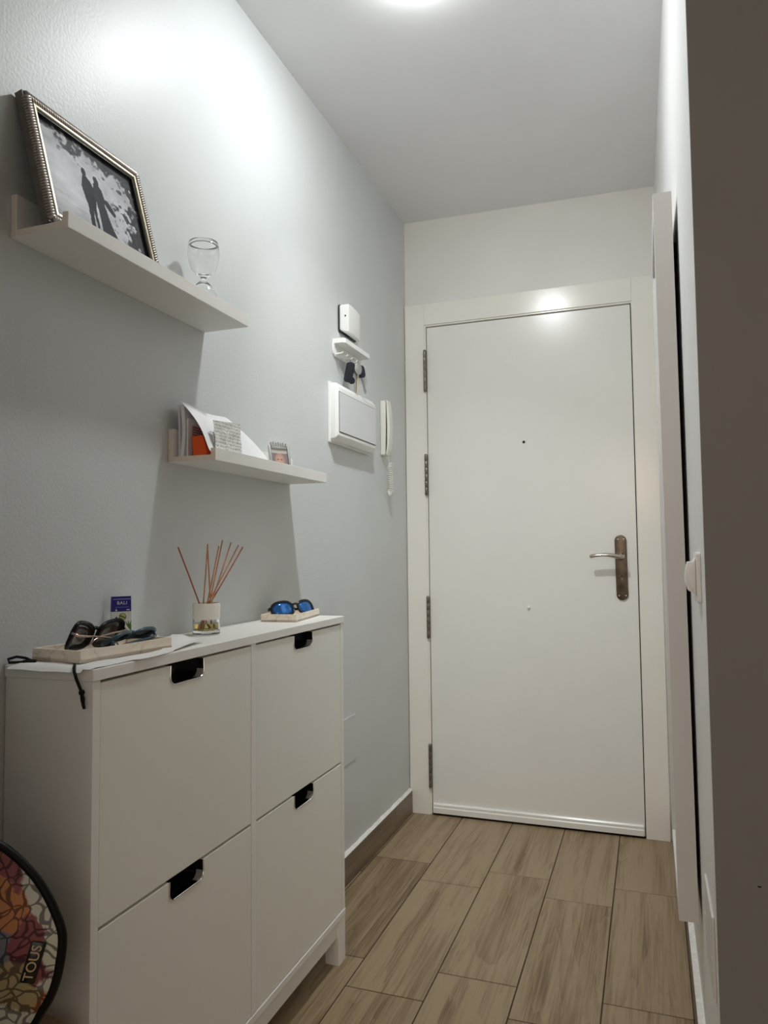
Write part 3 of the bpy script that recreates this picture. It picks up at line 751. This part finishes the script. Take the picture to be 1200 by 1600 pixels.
bm = B(); prism(bm, [(0.0150*math.cos(2*PI*k/20), -0.020+0.0215*math.sin(2*PI*k/20)) for k in range(20)], 'x', -0.0012, 0.0012, 0.0005); rotpart(bm, (0.15, 0.05, -0.6), (0.017, 0.004, -0.012)); obj('disc_tag', bm, 'steel', kb, True)
for k, (rx, L, mt) in enumerate(((0.16, 0.066, 'steel'), (0.05, 0.072, 'gold'))):
    bm = B(); prism(bm, disc_pts(0, -0.011, 0.0105, 14), 'x', -0.001, 0.001); prism(bm, [(a, b_-0.020) for a, b_ in key_profile(L, 0.0095)], 'x', -0.001, 0.001)
    rotpart(bm, (rx, 0.04, -0.45+0.3*k), (0.006+0.006*k, 0.012+0.007*k, -0.028)); obj('key', bm, mt, kb, True)
kc = thing('key_bunch', 'black-headed key pair with long silver shafts on the fourth rack hook', 'keys', (0.030, 0.975+HY[3], 1.7265), group='keys on the rack')
bm = B(); ring(bm, (0, 0, -0.008), 0.0095, (0.7, 1, 0)); obj('split_ring', bm, 'steel', kc, True)
for k, (rx, sh) in enumerate(((0.42, 0.0), (0.30, 0.007))):
    bm = B(); prism(bm, rrect(-0.0145, 0.0145, -0.042, 0.0, 0.012), 'x', -0.004, 0.004, 0.0015); rotpart(bm, (rx, 0.05, -0.4), (0.004+sh, 0.004, -0.012)); hd = obj('key_head', bm, 'navy', kc, True)
    bm = B(); prism(bm, [(a, b_-0.040) for a, b_ in key_profile(0.058, 0.0095)], 'x', -0.0011, 0.0011); rotpart(bm, (rx, 0.05, -0.4), (0.004+sh, 0.004, -0.012)); obj('key_shaft', bm, 'steel', hd, True)

fb = thing('fuse_box', 'white plastic fuse box with a grey door panel on the left wall under the keys', 'fuse box', (0, 0.940, 1.428))
pr('back_frame', 'plastic', fb, rrect(-0.002, 0.352, -0.002, 0.196, 0.004), 'x', 0.0004, 0.0085, 0.0015)
bm = B()
def fring(x, y0, y1, z0, z1, c):
    return [bm.verts.new(p) for p in ((x,y0+c,z0),(x,y1-c,z0),(x,y1,z0+c),(x,y1,z1-c),(x,y1-c,z1),(x,y0+c,z1),(x,y0,z1-c),(x,y0,z0+c))]
rs = [fring(0.0085, 0.001, 0.349, 0.001, 0.193, 0.010), fring(0.024, 0.001, 0.349, 0.002, 0.192, 0.010), fring(0.0365, 0.0035, 0.346, 0.019, 0.176, 0.004)]
for a, b_ in zip(rs, rs[1:]):
    for k in range(8): bm.faces.new([a[k], a[(k+1) % 8], b_[(k+1) % 8], b_[k]])
bm.faces.new(rs[-1])
bmesh.ops.bevel(bm, geom=list(bm.edges), offset=0.0015, segments=2, affect='EDGES', profile=0.5)
obj('housing', bm, 'plastic', fb, True)
bx('door_gap', 'void', fb, 0.0366, 0.0371, 0.0055, 0.339, 0.0295, 0.1625)
dp = bx('door_panel', 'plastic_grey', fb, 0.0370, 0.0392, 0.0075, 0.3375, 0.0315, 0.1605, bev=0.0008)

ip = thing('intercom_phone', 'ivory wall intercom handset with a coiled cord, left of the door casing', 'intercom', (0, 1.430, 1.445))
prof = [(0.0005, 0.0), (0.016, -0.002), (0.019, 0.004), (0.0225, 0.10), (0.0215, 0.20), (0.018, 0.2095), (0.0005, 0.2080)]
pr('wall_base', 'plastic_ivory', ip, prof, 'y', 0.0, 0.052, 0.003, True, 3)
hs = [(0.0205, 0.004), (0.0235, -0.002), (0.030, 0.012), (0.034, 0.045), (0.0365, 0.09), (0.037, 0.12), (0.035, 0.160), (0.031, 0.195), (0.028, 0.2105), (0.0225, 0.2105), (0.0235, 0.16), (0.0245, 0.10), (0.0235, 0.04)]
pr('handset', 'plastic_ivory', ip, hs, 'y', 0.002, 0.046, 0.0035, True, 3)
bm = B()
turns = 22; n = turns*12
pts = []
for k in range(n+1):
    t = k/n
    # hanging loop: down on the near side, then back up behind
    if t < 0.72:
        s = t/0.72; c = Vector((0.024, 0.036+0.016*s, -0.028-0.112*s)); d = Vector((0, 0.1, -1)).normalized()
    else:
        s = (t-0.72)/0.28; a = s*PI*0.75
        c = Vector((0.024-0.006*(1-math.cos(a)), 0.052-0.004*s, -0.140-0.010*math.sin(a)+0.03*max(0, s-0.6))); d = Vector((-math.sin(a), 0, -math.cos(a))).normalized()
    e1 = Vector((0, 1, 0)); e2 = d.cross(e1).normalized(); e1 = e2.cross(d).normalized()
    th2 = k/12*2*PI
    pts.append(c + (e1*math.cos(th2)+e2*math.sin(th2))*0.0090)
tube(bm, pts, 0.0019, 6); obj('coiled_cord', bm, 'plastic_ivory', ip, True)
bm = B(); tube(bm, [(0.020, 0.028, 0.004), (0.022, 0.030, -0.010), (0.024, 0.034, -0.024)], 0.0016, 6); obj('cord_lead', bm, 'plastic_ivory', ip, True)

cp = thing('cover_plate', 'flat white square junction cover low on the left wall, half behind the shoe cabinet', 'cover plate', (0, 1.000, 0.375))
bx('plate', 'wall', cp, 0.0003, 0.0032, 0.0, 0.150, 0.0, 0.150, bev=0.0006)
for (y, z) in ((0.008, 0.075), (0.142, 0.075)): pr('screw', 'plastic', cp, disc_pts(y, z, 0.003, 10), 'x', 0.0032, 0.0040)
# ------------------------------------------------------------------ things on the right wall
mi = thing('wall_mirror', 'tall mirror in a deep white frame hung on the right wall, seen edge-on', 'mirror', (1.0340, 0.450, 0.312), (0, math.radians(-0.28), 0))
MW, MH, MD = 0.47, 1.528, 0.038
bm_w = 0.030
bx('frame_stile', 'frame_white', mi, -MD, 0, 0, bm_w, 0, MH, bev=0.0008)
bx('frame_stile', 'frame_white', mi, -MD, 0, MW-bm_w, MW, 0, MH, bev=0.0008)
bx('frame_rail', 'frame_white', mi, -MD, 0, bm_w, MW-bm_w, 0, bm_w, bev=0.0008)
bx('frame_rail', 'frame_white', mi, -MD, 0, bm_w, MW-bm_w, MH-bm_w, MH, bev=0.0008)
bx('mirror_glass', 'mirror', mi, -MD+0.004, -MD+0.008, bm_w-0.002, MW-bm_w+0.002, bm_w-0.002, MH-bm_w+0.002)
bx('backing_board', 'void', mi, -0.012, -0.004, bm_w-0.004, MW-bm_w+0.004, bm_w-0.004, MH-bm_w+0.004)
for z in (0.10, MH-0.12):
    bx('hanging_spacer', 'void', mi, -0.002, 0.0062 + (z/MH)*0.004, 0.06, MW-0.06, z, z+0.03)
sw = thing('light_switch', 'white light switch with a curved rocker on the right wall beside the mirror', 'switch', (RX-0.0005, 0.133, 0.980))
def plate_prof(): return rrect(0.0, 0.082, 0.0, 0.086, 0.006)
pr('switch_plate', 'plastic', sw, plate_prof(), 'x', -0.0075, 0.0, 0.002, True)
bm = B()
poly = [(-0.0075, 0.010)] + [(-0.0075-0.0125*math.sin(PI*(k+0.5)/13), 0.010+0.066*(k+0.5)/13) for k in range(13)] + [(-0.0075, 0.076)]
prism(bm, poly, 'y', 0.010, 0.072, 0.001); obj('switch_surround', bm, 'plastic', sw, True)
bm = B()
poly = [(-0.012, 0.018), (-0.0195, 0.020), (-0.0235, 0.034), (-0.0240, 0.046), (-0.0222, 0.060), (-0.0195, 0.069), (-0.012, 0.070)]
prism(bm, poly, 'y', 0.016, 0.066, 0.001); obj('rocker', bm, 'plastic', sw, True)
rp = thing('cover_plate', 'flat white rectangular junction cover low on the right wall by the dark wall end', 'cover plate', (RX-0.0003, 0.100, 0.350))
bx('plate', 'frame_white', rp, -0.0045, 0.0, 0.0, 0.172, 0.0, 0.134, bev=0.0012)
for y in (0.008, 0.164): pr('screw', 'plastic', rp, disc_pts(y, 0.067, 0.003, 10), 'x', -0.0052, -0.0045)

# ------------------------------------------------------------------ on top of the shoe cabinet
TOP = CH
# white drawstring pouch under the first tray
pc = thing('drawstring_pouch', 'white cloth drawstring pouch lying flat under the sunglasses tray', 'pouch', (0.0, -0.30, TOP))
def pouch(u, v):
    y = -0.0205 + 0.345*u; x = 0.012 + 0.158*v + 0.010*math.sin(u*5)*(v-0.2)*(u > 0.3)
    if u > 0.55: x = x*(1-0.22*(u-0.55)*(1 if v > 0.5 else -0.2))
    z = 0.0012 + 0.0008*(1+math.sin(u*23+v*4)*math.sin(v*11+u*3))
    if u > 0.62: z += 0.010*((u-0.62)/0.38)*abs(math.sin(v*5.2+0.9+u))*min(1, (u-0.62)*6) + 0.002
    if y < -0.003: z -= 0.0035*((-0.003-y)/0.0175)**2*4*0.5
    if v > 0.93: z = max(0.0008, z-0.001)
    return (x, y, z)
bm = B(); sheet(bm, 70, 34, pouch, 0.0007); obj('cloth', bm, 'pouch', pc, True)
bm = B(); tube(bm, [(0.122, 0.004, 0.003), (0.140, -0.0165, 0.0025), (0.1445, -0.0215, -0.002), (0.148, -0.0215, -0.012), (0.153, -0.0212, -0.022), (0.157, -0.0205, -0.031)], 0.0023, 8)
bmesh.ops.create_uvsphere(bm, u_segments=10, v_segments=7, radius=0.0046, matrix=Matrix.Translation((0.158, -0.0205, -0.033)))
tube(bm, [(0.158, -0.0205, -0.035), (0.1625, -0.0215, -0.042), (0.161, -0.0205, -0.048), (0.163, -0.0205, -0.057)], 0.0022, 8)
tube(bm, [(0.157, -0.020, -0.035), (0.158, -0.0200, -0.044), (0.1605, -0.0195, -0.054)], 0.002, 8)
obj('drawstring', bm, 'cord', pc, True)
bm = B(); tube(bm, [(0.030, 0.006, 0.005), (0.022, -0.004, 0.004), (0.010, -0.014, 0.0045), (0.004, -0.010, 0.009), (0.006, 0.004, 0.011), (0.014, 0.014, 0.008), (0.028, 0.012, 0.005), (0.036, 0.010, 0.004)], 0.0022, 8)
tube(bm, [(0.026, -0.002, 0.004), (0.034, 0.004, 0.0045), (0.042, 0.008, 0.004)], 0.0036, 8); obj('drawstring', bm, 'cord', pc, True)

def tray(label, loc, rotz, W, L, H):
    t = thing('marble_tray', label, 'tray', loc, (0, 0, rotz), 'cream marble trays')
    w_ = 0.0055
    bm = B()
    box(bm, 0, W, 0, L, 0, 0.005)
    obj('tray_floor', bm, 'marble', t)
    bm = B()
    o = [(0, 0), (W, 0), (W, L), (0, L)]; i = [(w_, w_), (W-w_, w_), (W-w_, L-w_), (w_, L-w_)]
    V = [[bm.verts.new((p[0], p[1], z)) for p in q] for q, z in ((o, 0.0), (o, H), (i, H), (i, 0.005))]
    for a, b_ in zip(V, V[1:]):
        for k in range(4): bm.faces.new([a[k], a[(k+1) % 4], b_[(k+1) % 4], b_[k]])
    bmesh.ops.bevel(bm, geom=[e for e in bm.edges if e.verts[0].co.z > 0.006 or e.verts[1].co.z > 0.006], offset=0.0008, segments=2, affect='EDGES')
    obj('tray_rim', bm, 'marble', t)
    return t
r1 = math.radians(-6.0)
tray('cream marble tray holding two pairs of sunglasses, on the near end of the cabinet', (0.017, -0.2755, TOP+0.0036), r1, 0.108, 0.205, 0.0190)
r2 = math.radians(4.0)
tray('cream marble tray holding one pair of blue-lensed sunglasses, on the far end of the cabinet', (0.0370, 0.4360, TOP+0.0003), math.radians(8.0), 0.094, 0.196, 0.0190)

# ------------------------------------------------------------------ sunglasses
def lens_outline(w_, h_, n=28, cat=0.25, pw=2.6):
    out = []
    for k in range(n):
        a = 2*PI*k/n; c, s = math.cos(a), math.sin(a)
        x = w_/2*math.copysign(abs(c)**(2/pw), c); y = h_/2*math.copysign(abs(s)**(2/pw), s)
        y += cat*0.5*x*(y/h_+0.5)              # outer upper corner lifts
        out.append((x, y))
    return out
def sunglasses(label, loc, rot, frame, lens, temple, w_=0.058, h_=0.048, gap=0.016, rim=0.0028, open_=0.05, cat=0.25, pw=2.6, tl=0.125, tt=0.0022, th=0.006, wrap=0.10, droop_k=1.0):
    """local axes: x across the face, y towards the temples (behind), z up; lenses stand on z = 0"""
    g = thing('sunglasses', label, 'sunglasses', loc, rot)
    half = gap/2 + w_/2
    for s in (-1, 1):
        ol = [(s*x, y) for x, y in lens_outline(w_, h_, 30, cat, pw)]
        def P(x, z, off=0.0):
            X = s*half + x; 
            return (X, wrap*abs(X)**2/0.07*1.0 + off + 0.003*(1-(x/(w_/2))**2)*-1, z + h_/2 + rim)
        bm = B(); loop_tube(bm, [P(x, z) for x, z in ol], rim, 8, (0, 1, 0)); obj('rim', bm, frame, g, 'all')
        bm = B(); c = bm.verts.new(P(0, 0, -0.0008)); rings = []
        for q in (0.5, 0.97): rings.append([bm.verts.new(P(x*q, z*q, -0.0006)) for x, z in ol])
        n = len(ol)
        for k in range(n):
            bm.faces.new([c, rings[0][k], rings[0][(k+1) % n]]); bm.faces.new([rings[0][k], rings[1][k], rings[1][(k+1) % n], rings[0][(k+1) % n]])
        bm.normal_update(); bmesh.ops.recalc_face_normals(bm, faces=list(bm.faces)); bmesh.ops.solidify(bm, geom=list(bm.faces), thickness=0.0012)
        obj('lens', bm, lens, g, 'all')
        # temple, folded behind the lenses
        X0 = s*(half + w_/2 + 0.001); Y0 = wrap*abs(X0)**2/0.07; zt = h_*0.72 + rim
        d = Vector((-s*math.cos(open_+0.06*(s > 0)), math.sin(open_+0.06*(s > 0)), 0)) if open_ < 0.8 else Vector((-s*math.cos(open_), math.sin(open_), 0))
        p0 = Vector((X0, Y0+0.001, zt)); p1 = Vector((X0, Y0+0.008+0.004*(s > 0), zt))
        droop = Vector((0, 0, -0.010*droop_k))
        pts = [p0, p1, p1+d*tl*0.35+droop*0.15, p1+d*tl*0.72+droop*0.45, p1+d*tl*0.88+droop*1.0, p1+d*tl+droop*1.9]
        bm = B(); tube(bm, pts, [rim, tt*1.2, tt, tt, tt*1.15, tt*0.9], 8)
        for v in bm.verts:
            pass
        obj('temple', bm, temple, g, 'all')
    bm = B(); tube(bm, [(-gap/2-0.002, -0.001, h_*0.70+rim), (0, -0.003, h_*0.76+rim), (gap/2+0.002, -0.001, h_*0.70+rim)], [rim, rim*0.9, rim], 8); obj('bridge', bm, frame, g, 'all')
    return g
TZ = TOP+0.0036+0.0052
# black pair: stands on its lenses along the tray, lenses turned to the wall
sunglasses('large black angular sunglasses with thin rose gold temples, standing in the near tray', (0.055, -0.192, TZ+0.0025), (math.radians(-24), math.radians(-3), math.radians(-80)), 'frame_black', 'lens_brown', 'rose_gold', w_=0.070, h_=0.047, rim=0.0034, cat=0.34, pw=3.2, tl=0.118, tt=0.0016, wrap=0.05)
sunglasses('blue-grey framed sunglasses lying folded along the front side of the near tray', (0.082, -0.146, TZ+0.0120), (math.radians(-64), math.radians(0), math.radians(-84)), 'blue_frame', 'lens', 'blue_frame', w_=0.056, h_=0.036, rim=0.0036, cat=0.15, pw=2.8, tl=0.118, tt=0.0026, wrap=0.06, droop_k=0.0)
sunglasses('dark wraparound sunglasses with blue mirrored lenses in the far tray', (0.086, 0.548, TOP+0.0003+0.0075), (math.radians(-28), math.radians(0), math.radians(64)), 'black_gloss', 'lens_blue', 'black_gloss', w_=0.060, h_=0.040, rim=0.0032, cat=0.12, pw=2.5, tl=0.120, tt=0.0034, wrap=0.22, droop_k=0.3)

# ------------------------------------------------------------------ fragrance carton
fc = thing('fragrance_carton', 'small wedge-shaped blue and white fragrance carton leaning by the wall behind the near tray', 'carton', (0.0285, -0.0740, TOP+0.0002), (0, 0, math.atan2(-0.62, 0.78)))
# local x = front normal, y = across (to the right), z = up
Hc, w0, w1, d0, d1 = 0.0935, 0.0370, 0.0350, 0.020, 0.007
def cf(z, side, front):      # corner of the wedge at height z
    t = z/Hc; wd = w0+(w1-w0)*t; dp_ = d0+(d1-d0)*t
    xf = 0.0 - 0.004*t
    return ((xf if front else xf-dp_), side*wd/2, z)
def slab(name, mat, za, zb):
    bm = B(); vs = [bm.verts.new(cf(z, s, f)) for z in (za, zb) for (s, f) in ((-1, True), (1, True), (1, False), (-1, False))]
    for f in ((0,1,2,3), (4,5,6,7), (0,1,5,4), (1,2,6,5), (2,3,7,6), (3,0,4,7)): bm.faces.new([vs[i] for i in f])
    return obj(name, bm, mat, fc)
zs = Hc*0.70
slab('lower_carton', 'carton_white', 0.0, zs); up_ = slab('upper_carton', 'carton_blue', zs, Hc)
tilt = Euler((PI/2, 0, PI/2))
def on_front(yy, z, off=0.0003): t = z/Hc; return (-0.004*t+off, yy, z)
text_obj('brand_lettering', 'BALI', 0.0088, 'ink_white', up_, on_front(0.001, 0.0812), tilt, 0.0001, 1.1)
bm = B(); box(bm, 0.0, 0.0002, -0.011, 0.013, -0.0003, 0.0003); o = obj('print_line', bm, 'ink_blue', up_); o.location = on_front(0, 0.0735, 0.0003)
bm = B(); box(bm, 0.0, 0.0002, -0.015, 0.016, -0.0007, 0.0007); o = obj('print_line', bm, 'ink_blue', up_); o.location = on_front(0, 0.0885, 0.0003)
bm = B(); prism(bm, [(-0.002, -0.0018), (0.002, -0.0018), (0, 0.0026)], 'x', 0, 0.0002); o = obj('print_mark', bm, 'ink_white', up_); o.location = on_front(-0.0095, 0.0685, 0.0003)
bm = B(); box(bm, 0.0, 0.0002, -0.003, 0.003, -0.0008, 0.0008); o = obj('print_mark', bm, 'ink_white', up_); o.location = on_front(0.0120, 0.0685, 0.0003)
def flora(u, v):
    c = (0.78, 0.77, 0.73)
    y = u*37; z = v*62
    def pet(cx, cz_, a, L, W):
        dx, dz = y-cx, z-cz_; p = dx*math.cos(a)+dz*math.sin(a); q = -dx*math.sin(a)+dz*math.cos(a)
        return 0 < p < L and abs(q) < W*math.sin(PI*p/L)
    for k in range(9):
        if pet(33, 30, 2.0-0.32*k, 17, 1.3): c = (0.09, 0.20, 0.05)
        if pet(36, 14, 2.4-0.26*k, 16, 1.3): c = (0.16, 0.30, 0.10)
    for k in range(5):
        if pet(9, 46, 2*PI*k/5+0.3, 8.5, 2.6): c = (0.05, 0.03, 0.22)
    if (y-9)**2+(z-46)**2 < 3: c = (0.4, 0.35, 0.5)
    r2_ = (y-20.5)**2+(z-53)**2
    if r2_ < 46: c = (0.10, 0.12, 0.03)
    if r2_ < 32: c = (0.55, 0.60, 0.25)
    if r2_ < 32 and abs((y-20.5)*0.5+(z-53)) < 1.6: c = (0.12, 0.16, 0.04)
    for k in range(6):
        if pet(22, 14, 2*PI*k/6, 9, 2.4): c = (0.75, 0.35, 0.05)
    return c
printed('floral_print', 56, 90, lambda u, v: (-0.004*(0.002+0.062*v)/Hc+0.00025, -0.0178+0.0356*u, 0.002+0.0625*v), flora, fc)['label'] = 'floral print with blue flower, green leaves and round badge'

# ------------------------------------------------------------------ reed diffuser
DX, DYY = 0.066, 0.150
df = thing('reed_diffuser', 'round glass reed diffuser with a white upper band and yellow oil, mid cabinet top', 'diffuser', (DX, DYY, TOP+0.0002))
R, Hd = 0.0285, 0.0665
bm = B(); lathe(bm, [(0.0, 0.0), (R-0.002, 0.0), (R, 0.002), (R, Hd-0.003), (R-0.001, Hd), (R-0.0025, Hd), (R-0.0025, 0.011), (R-0.006, 0.009), (0.0, 0.009)], 48); obj('glass_jar', bm, 'glass', df, True)
bm = B(); lathe(bm, [(R+0.0001, 0.033), (R+0.0006, 0.0335), (R+0.0006, Hd-0.003), (R-0.0005, Hd+0.0006), (R-0.003, Hd+0.0006), (R-0.0031, 0.033)], 48, close=True); obj('white_band', bm, 'ceramic', df, True)
bm = B(); lathe(bm, [(0.0, 0.0095), (R-0.0062, 0.0095), (R-0.0030, 0.0118), (R-0.0028, 0.024), (0.0, 0.024)], 40); obj('scented_oil', bm, 'liquid', df, True)
REEDS = [((0.056, 1.086), 'reed_dark', 'leftmost reed in the diffuser, dark red brown, leaning away from the others'),
         ((0.163, 1.093), 'reed', 'left reed of the nearly upright pair crossing at the top in the diffuser'),
         ((0.162, 1.091), 'reed', 'right reed of the nearly upright pair crossing at the top in the diffuser'),
         ((0.207, 1.089), 'reed', 'fourth reed from the left in the diffuser, just beside the tallest one'),
         ((0.222, 1.102), 'reed', 'tallest reed in the diffuser, fifth from the left'),
         ((0.258, 1.097), 'reed', 'thin reed in the diffuser, third from the right'),
         ((0.290, 1.091), 'reed', 'second reed from the right in the diffuser, pale brown'),
         ((0.310, 1.087), 'reed_dark', 'rightmost reed in the diffuser, dark red brown, leaning lowest')]
MOUTH = [0.134, 0.1425, 0.163, 0.164, 0.166, 0.167, 0.1685, 0.1705]
for k, (((ty, tz), mt, lb), my) in enumerate(zip(REEDS, MOUTH)):
    top = Vector((0.060, ty, tz)); mouth = Vector((0.063+0.004*((k % 3)-1), my, TOP+Hd))
    d = (top-mouth).normalized()
    L_in = (TOP+0.0125-mouth.z)/d.z
    bot = mouth + d*L_in
    # keep the submerged end inside the jar
    c = Vector((DX, DYY, bot.z)); rr = (bot-c)
    if rr.length > R-0.006: bot = c + rr.normalized()*(R-0.006)
    bm = B(); tube(bm, [bot-bot, mouth-bot, (mouth+top)/2-bot+Vector((0.0004, 0, 0)), top-bot], 0.00145, 8)
    o = obj('reed_stick', bm, mt, None, True); o.location = bot; tag(o, lb, 'reed', 'reeds in the diffuser')

# ------------------------------------------------------------------ handbag on a stool at the left edge
P0 = Vector((0.15, -0.43, 0.55)); nn = Vector((0.42, -0.907, 0)).normalized(); uu = Vector((-nn.y, nn.x, 0))
rz = math.atan2(uu.y, uu.x)
bag = thing('handbag', 'multicoloured patchwork print handbag with glossy black edging and a TOUS plate, beside the cabinet', 'bag', P0, (0, 0, rz))
# local: x = across, -y = towards the viewer, z = up
OUT = [(-0.0211, 0.1418), (-0.0045, 0.1302), (0.0123, 0.1152), (0.0308, 0.0942), (0.0461, 0.0708), (0.0589, 0.0442), (0.0666, 0.0221), (0.0681, 0.0053), (0.0663, -0.0153), (0.0609, -0.0441), (0.0521, -0.0683), (0.04, -0.0881), (0.0290, -0.1060), (0.010, -0.128), (-0.016, -0.142), (-0.05, -0.146), (-0.085, -0.138), (-0.110, -0.115), (-0.122, -0.080), (-0.126, -0.03), (-0.122, 0.03), (-0.112, 0.085), (-0.095, 0.128), (-0.070, 0.152), (-0.045, 0.152)]
def smooth_closed(pts, n):
    out = []; N = len(pts)
    for i in range(N):
        p0_, p1_, p2_, p3_ = [Vector(pts[(i+k) % N]) for k in (-1, 0, 1, 2)]
        for k in range(n):
            t = k/n
            q = 0.5*((2*p1_) + (-p0_+p2_)*t + (2*p0_-5*p1_+4*p2_-p3_)*t*t + (-p0_+3*p1_-3*p2_+p3_)*t**3)
            out.append((q.x, q.y))
    return out
OL = smooth_closed(OUT, 4)
cen = Vector((-0.030, 0.0))
def inset(p, d):
    v = Vector(p)-cen; return cen + v*(1-d/v.length)
bm = B()
# gusset: from the front edge around the widest outline to the back panel
prof = [(0.0115, -0.004), (0.0085, -0.0065), (0.0030, -0.005), (0.0, -0.001), (0.012, 0.020), (0.030, 0.042), (0.040, 0.050), (0.055, 0.052)]
rings = []
for (ins, y) in prof: rings.append([bm.verts.new((*(lambda q: (q.x, y, q.y))(inset(p, ins)),)) for p in OL])
for a, b_ in zip(rings, rings[1:]):
    for k in range(len(OL)): bm.faces.new([a[k], a[(k+1) % len(OL)], b_[(k+1) % len(OL)], b_[k]])
bm.faces.new(rings[-1])
obj('gusset', bm, 'patent', bag, 'all')
# front panel with the patch print
SEEDS = [((-.0094,.0834),'o'),((.0221,.0325),'m'),((.0300,.0660),'c'),((.0150,.0930),'c'),((.0420,.0450),'c'),((.0535,-.0201),'c'),((.0480,.0050),'c'),((.0016,-.0351),'t'),((-.0154,.0182),'s'),((.0392,-.0283),'m'),((-.0026,.1105),'m'),((.0060,.0920),'m'),((.038,-.0698),'o'),((.0253,-.0636),'t'),((-.0154,-.0898),'c'),((-.0015,.0411),'o'),((.0100,.0560),'o'),((.0320,.0080),'m'),((.0140,.0150),'m'),((.0490,-.0480),'c'),((-.04,-.04),'t'),((-.05,.05),'m'),((-.06,.1),'c'),((-.08,-.08),'o'),((-.09,.0),'s'),((-.04,.13),'o'),((-.02,-.12),'m'),((.012,-.095),'c')]
PC = {'o': (0.72, 0.30, 0.13), 'm': (0.34, 0.11, 0.12), 'c': (0.80, 0.81, 0.70), 't': (0.54, 0.43, 0.23), 's': (0.25, 0.25, 0.31)}
def patch(x, z):
    x += 0.006*(vn(x*160, z*160, 4)-0.5); z += 0.006*(vn(x*160, z*160, 8)-0.5)
    return PC[min(SEEDS, key=lambda s: (s[0][0]-x)**2+(s[0][1]-z)**2)[1]]
bm = B(); NR = 70; rings = []; pos2 = []
cv = bm.verts.new((cen.x, -0.004-0.014, cen.y)); pos2.append((cen.x, cen.y))
for r_ in range(1, NR+1):
    t = r_/NR; ring_ = []
    for p in OL:
        e = inset(p, 0.0115); q = cen + (e-cen)*t
        ring_.append(bm.verts.new((q.x, -0.004-0.014*(1-t**2.6), q.y))); pos2.append((q.x, q.y))
    rings.append(ring_)
for k in range(len(OL)):
    bm.faces.new([cv, rings[0][k], rings[0][(k+1) % len(OL)]])
for a, b_ in zip(rings, rings[1:]):
    for k in range(len(OL)): bm.faces.new([a[k], a[(k+1) % len(OL)], b_[(k+1) % len(OL)], b_[k]])
fpn = obj('front_panel', bm, 'bag_print', bag, 'all')
at = fpn.data.color_attributes.new('print', 'FLOAT_COLOR', 'POINT')
for k, v in enumerate(fpn.data.vertices): at.data[k].color = (*patch(v.co.x, v.co.z), 1)
# logo plate and lettering
a_l = math.atan2(0.0365, 0.0103)
def on_panel(x, z, off):
    v = Vector((x, z))-cen; d = v.normalized()
    # radial parameter of this point
    best = min(OL, key=lambda p: -((Vector(p)-cen).normalized().dot(d))); e = (inset(best, 0.0115)-cen).length
    t = min(1, v.length/e); return Vector((x, -0.004-0.014*(1-t**2.6)-off, z))
lc = on_panel(0.0290, -0.0130, 0.0015)
bm = B(); prism(bm, rrect(-0.0260, 0.0260, -0.0095, 0.0095, 0.0025), 'y', -0.0012, 0.0030, 0.0006)
lp = obj('logo_plate', bm, 'black_gloss', bag, True); lp.location = lc
sl = on_panel(0.034, -0.017, 0)-on_panel(0.018, -0.017, 0); yawp = math.atan2(sl.y, sl.x)
lp.rotation_euler = (Matrix.Rotation(yawp, 3, 'Z') @ Matrix.Rotation(-a_l, 3, 'Y')).to_euler()
lp['label'] = 'black name plate with gold letters'
text_obj('lettering', 'TOUS', 0.0175, 'gold_letter', lp, (0, -0.0018, 0), (PI/2, 0, 0), 0.0006, 1.0)
bm = B(); hpts = []
for k in range(15):
    a = PI*k/14; hpts.append((-0.090+0.026*math.cos(a), 0.015, 0.120+0.20*math.sin(a)**0.7 if 0 < k < 14 else 0.120))
tube(bm, hpts, 0.010, 8); obj('handle', bm, 'black', bag, 'all')
bm = B(); zp = [(-0.045, -0.014, 0.118), (-0.028, -0.0135, 0.112), (-0.019, -0.0150, 0.096), (-0.020, -0.0170, 0.078), (-0.032, -0.018, 0.062)]
tube(bm, zp, 0.0042, 8); obj('zip_trim', bm, 'black', bag, 'all')

st = thing('stool', 'low wooden stool below the handbag', 'stool', (0.115, -0.435, 0.0))
sz = 0.55-0.1465
bm = B(); lathe(bm, [(0.0, sz-0.028), (0.100, sz-0.028), (0.106, sz-0.022), (0.106, sz-0.006), (0.100, sz), (0.0, sz)], 36); obj('seat', bm, 'wood_stool', st, True)
for k in range(4):
    a = PI/4+k*PI/2; bm = B(); tube(bm, [(0.085*math.cos(a), 0.085*math.sin(a), 0.0), (0.070*math.cos(a), 0.070*math.sin(a), sz-0.026)], [0.011, 0.013], 10); obj('leg', bm, 'wood_stool', st, True)
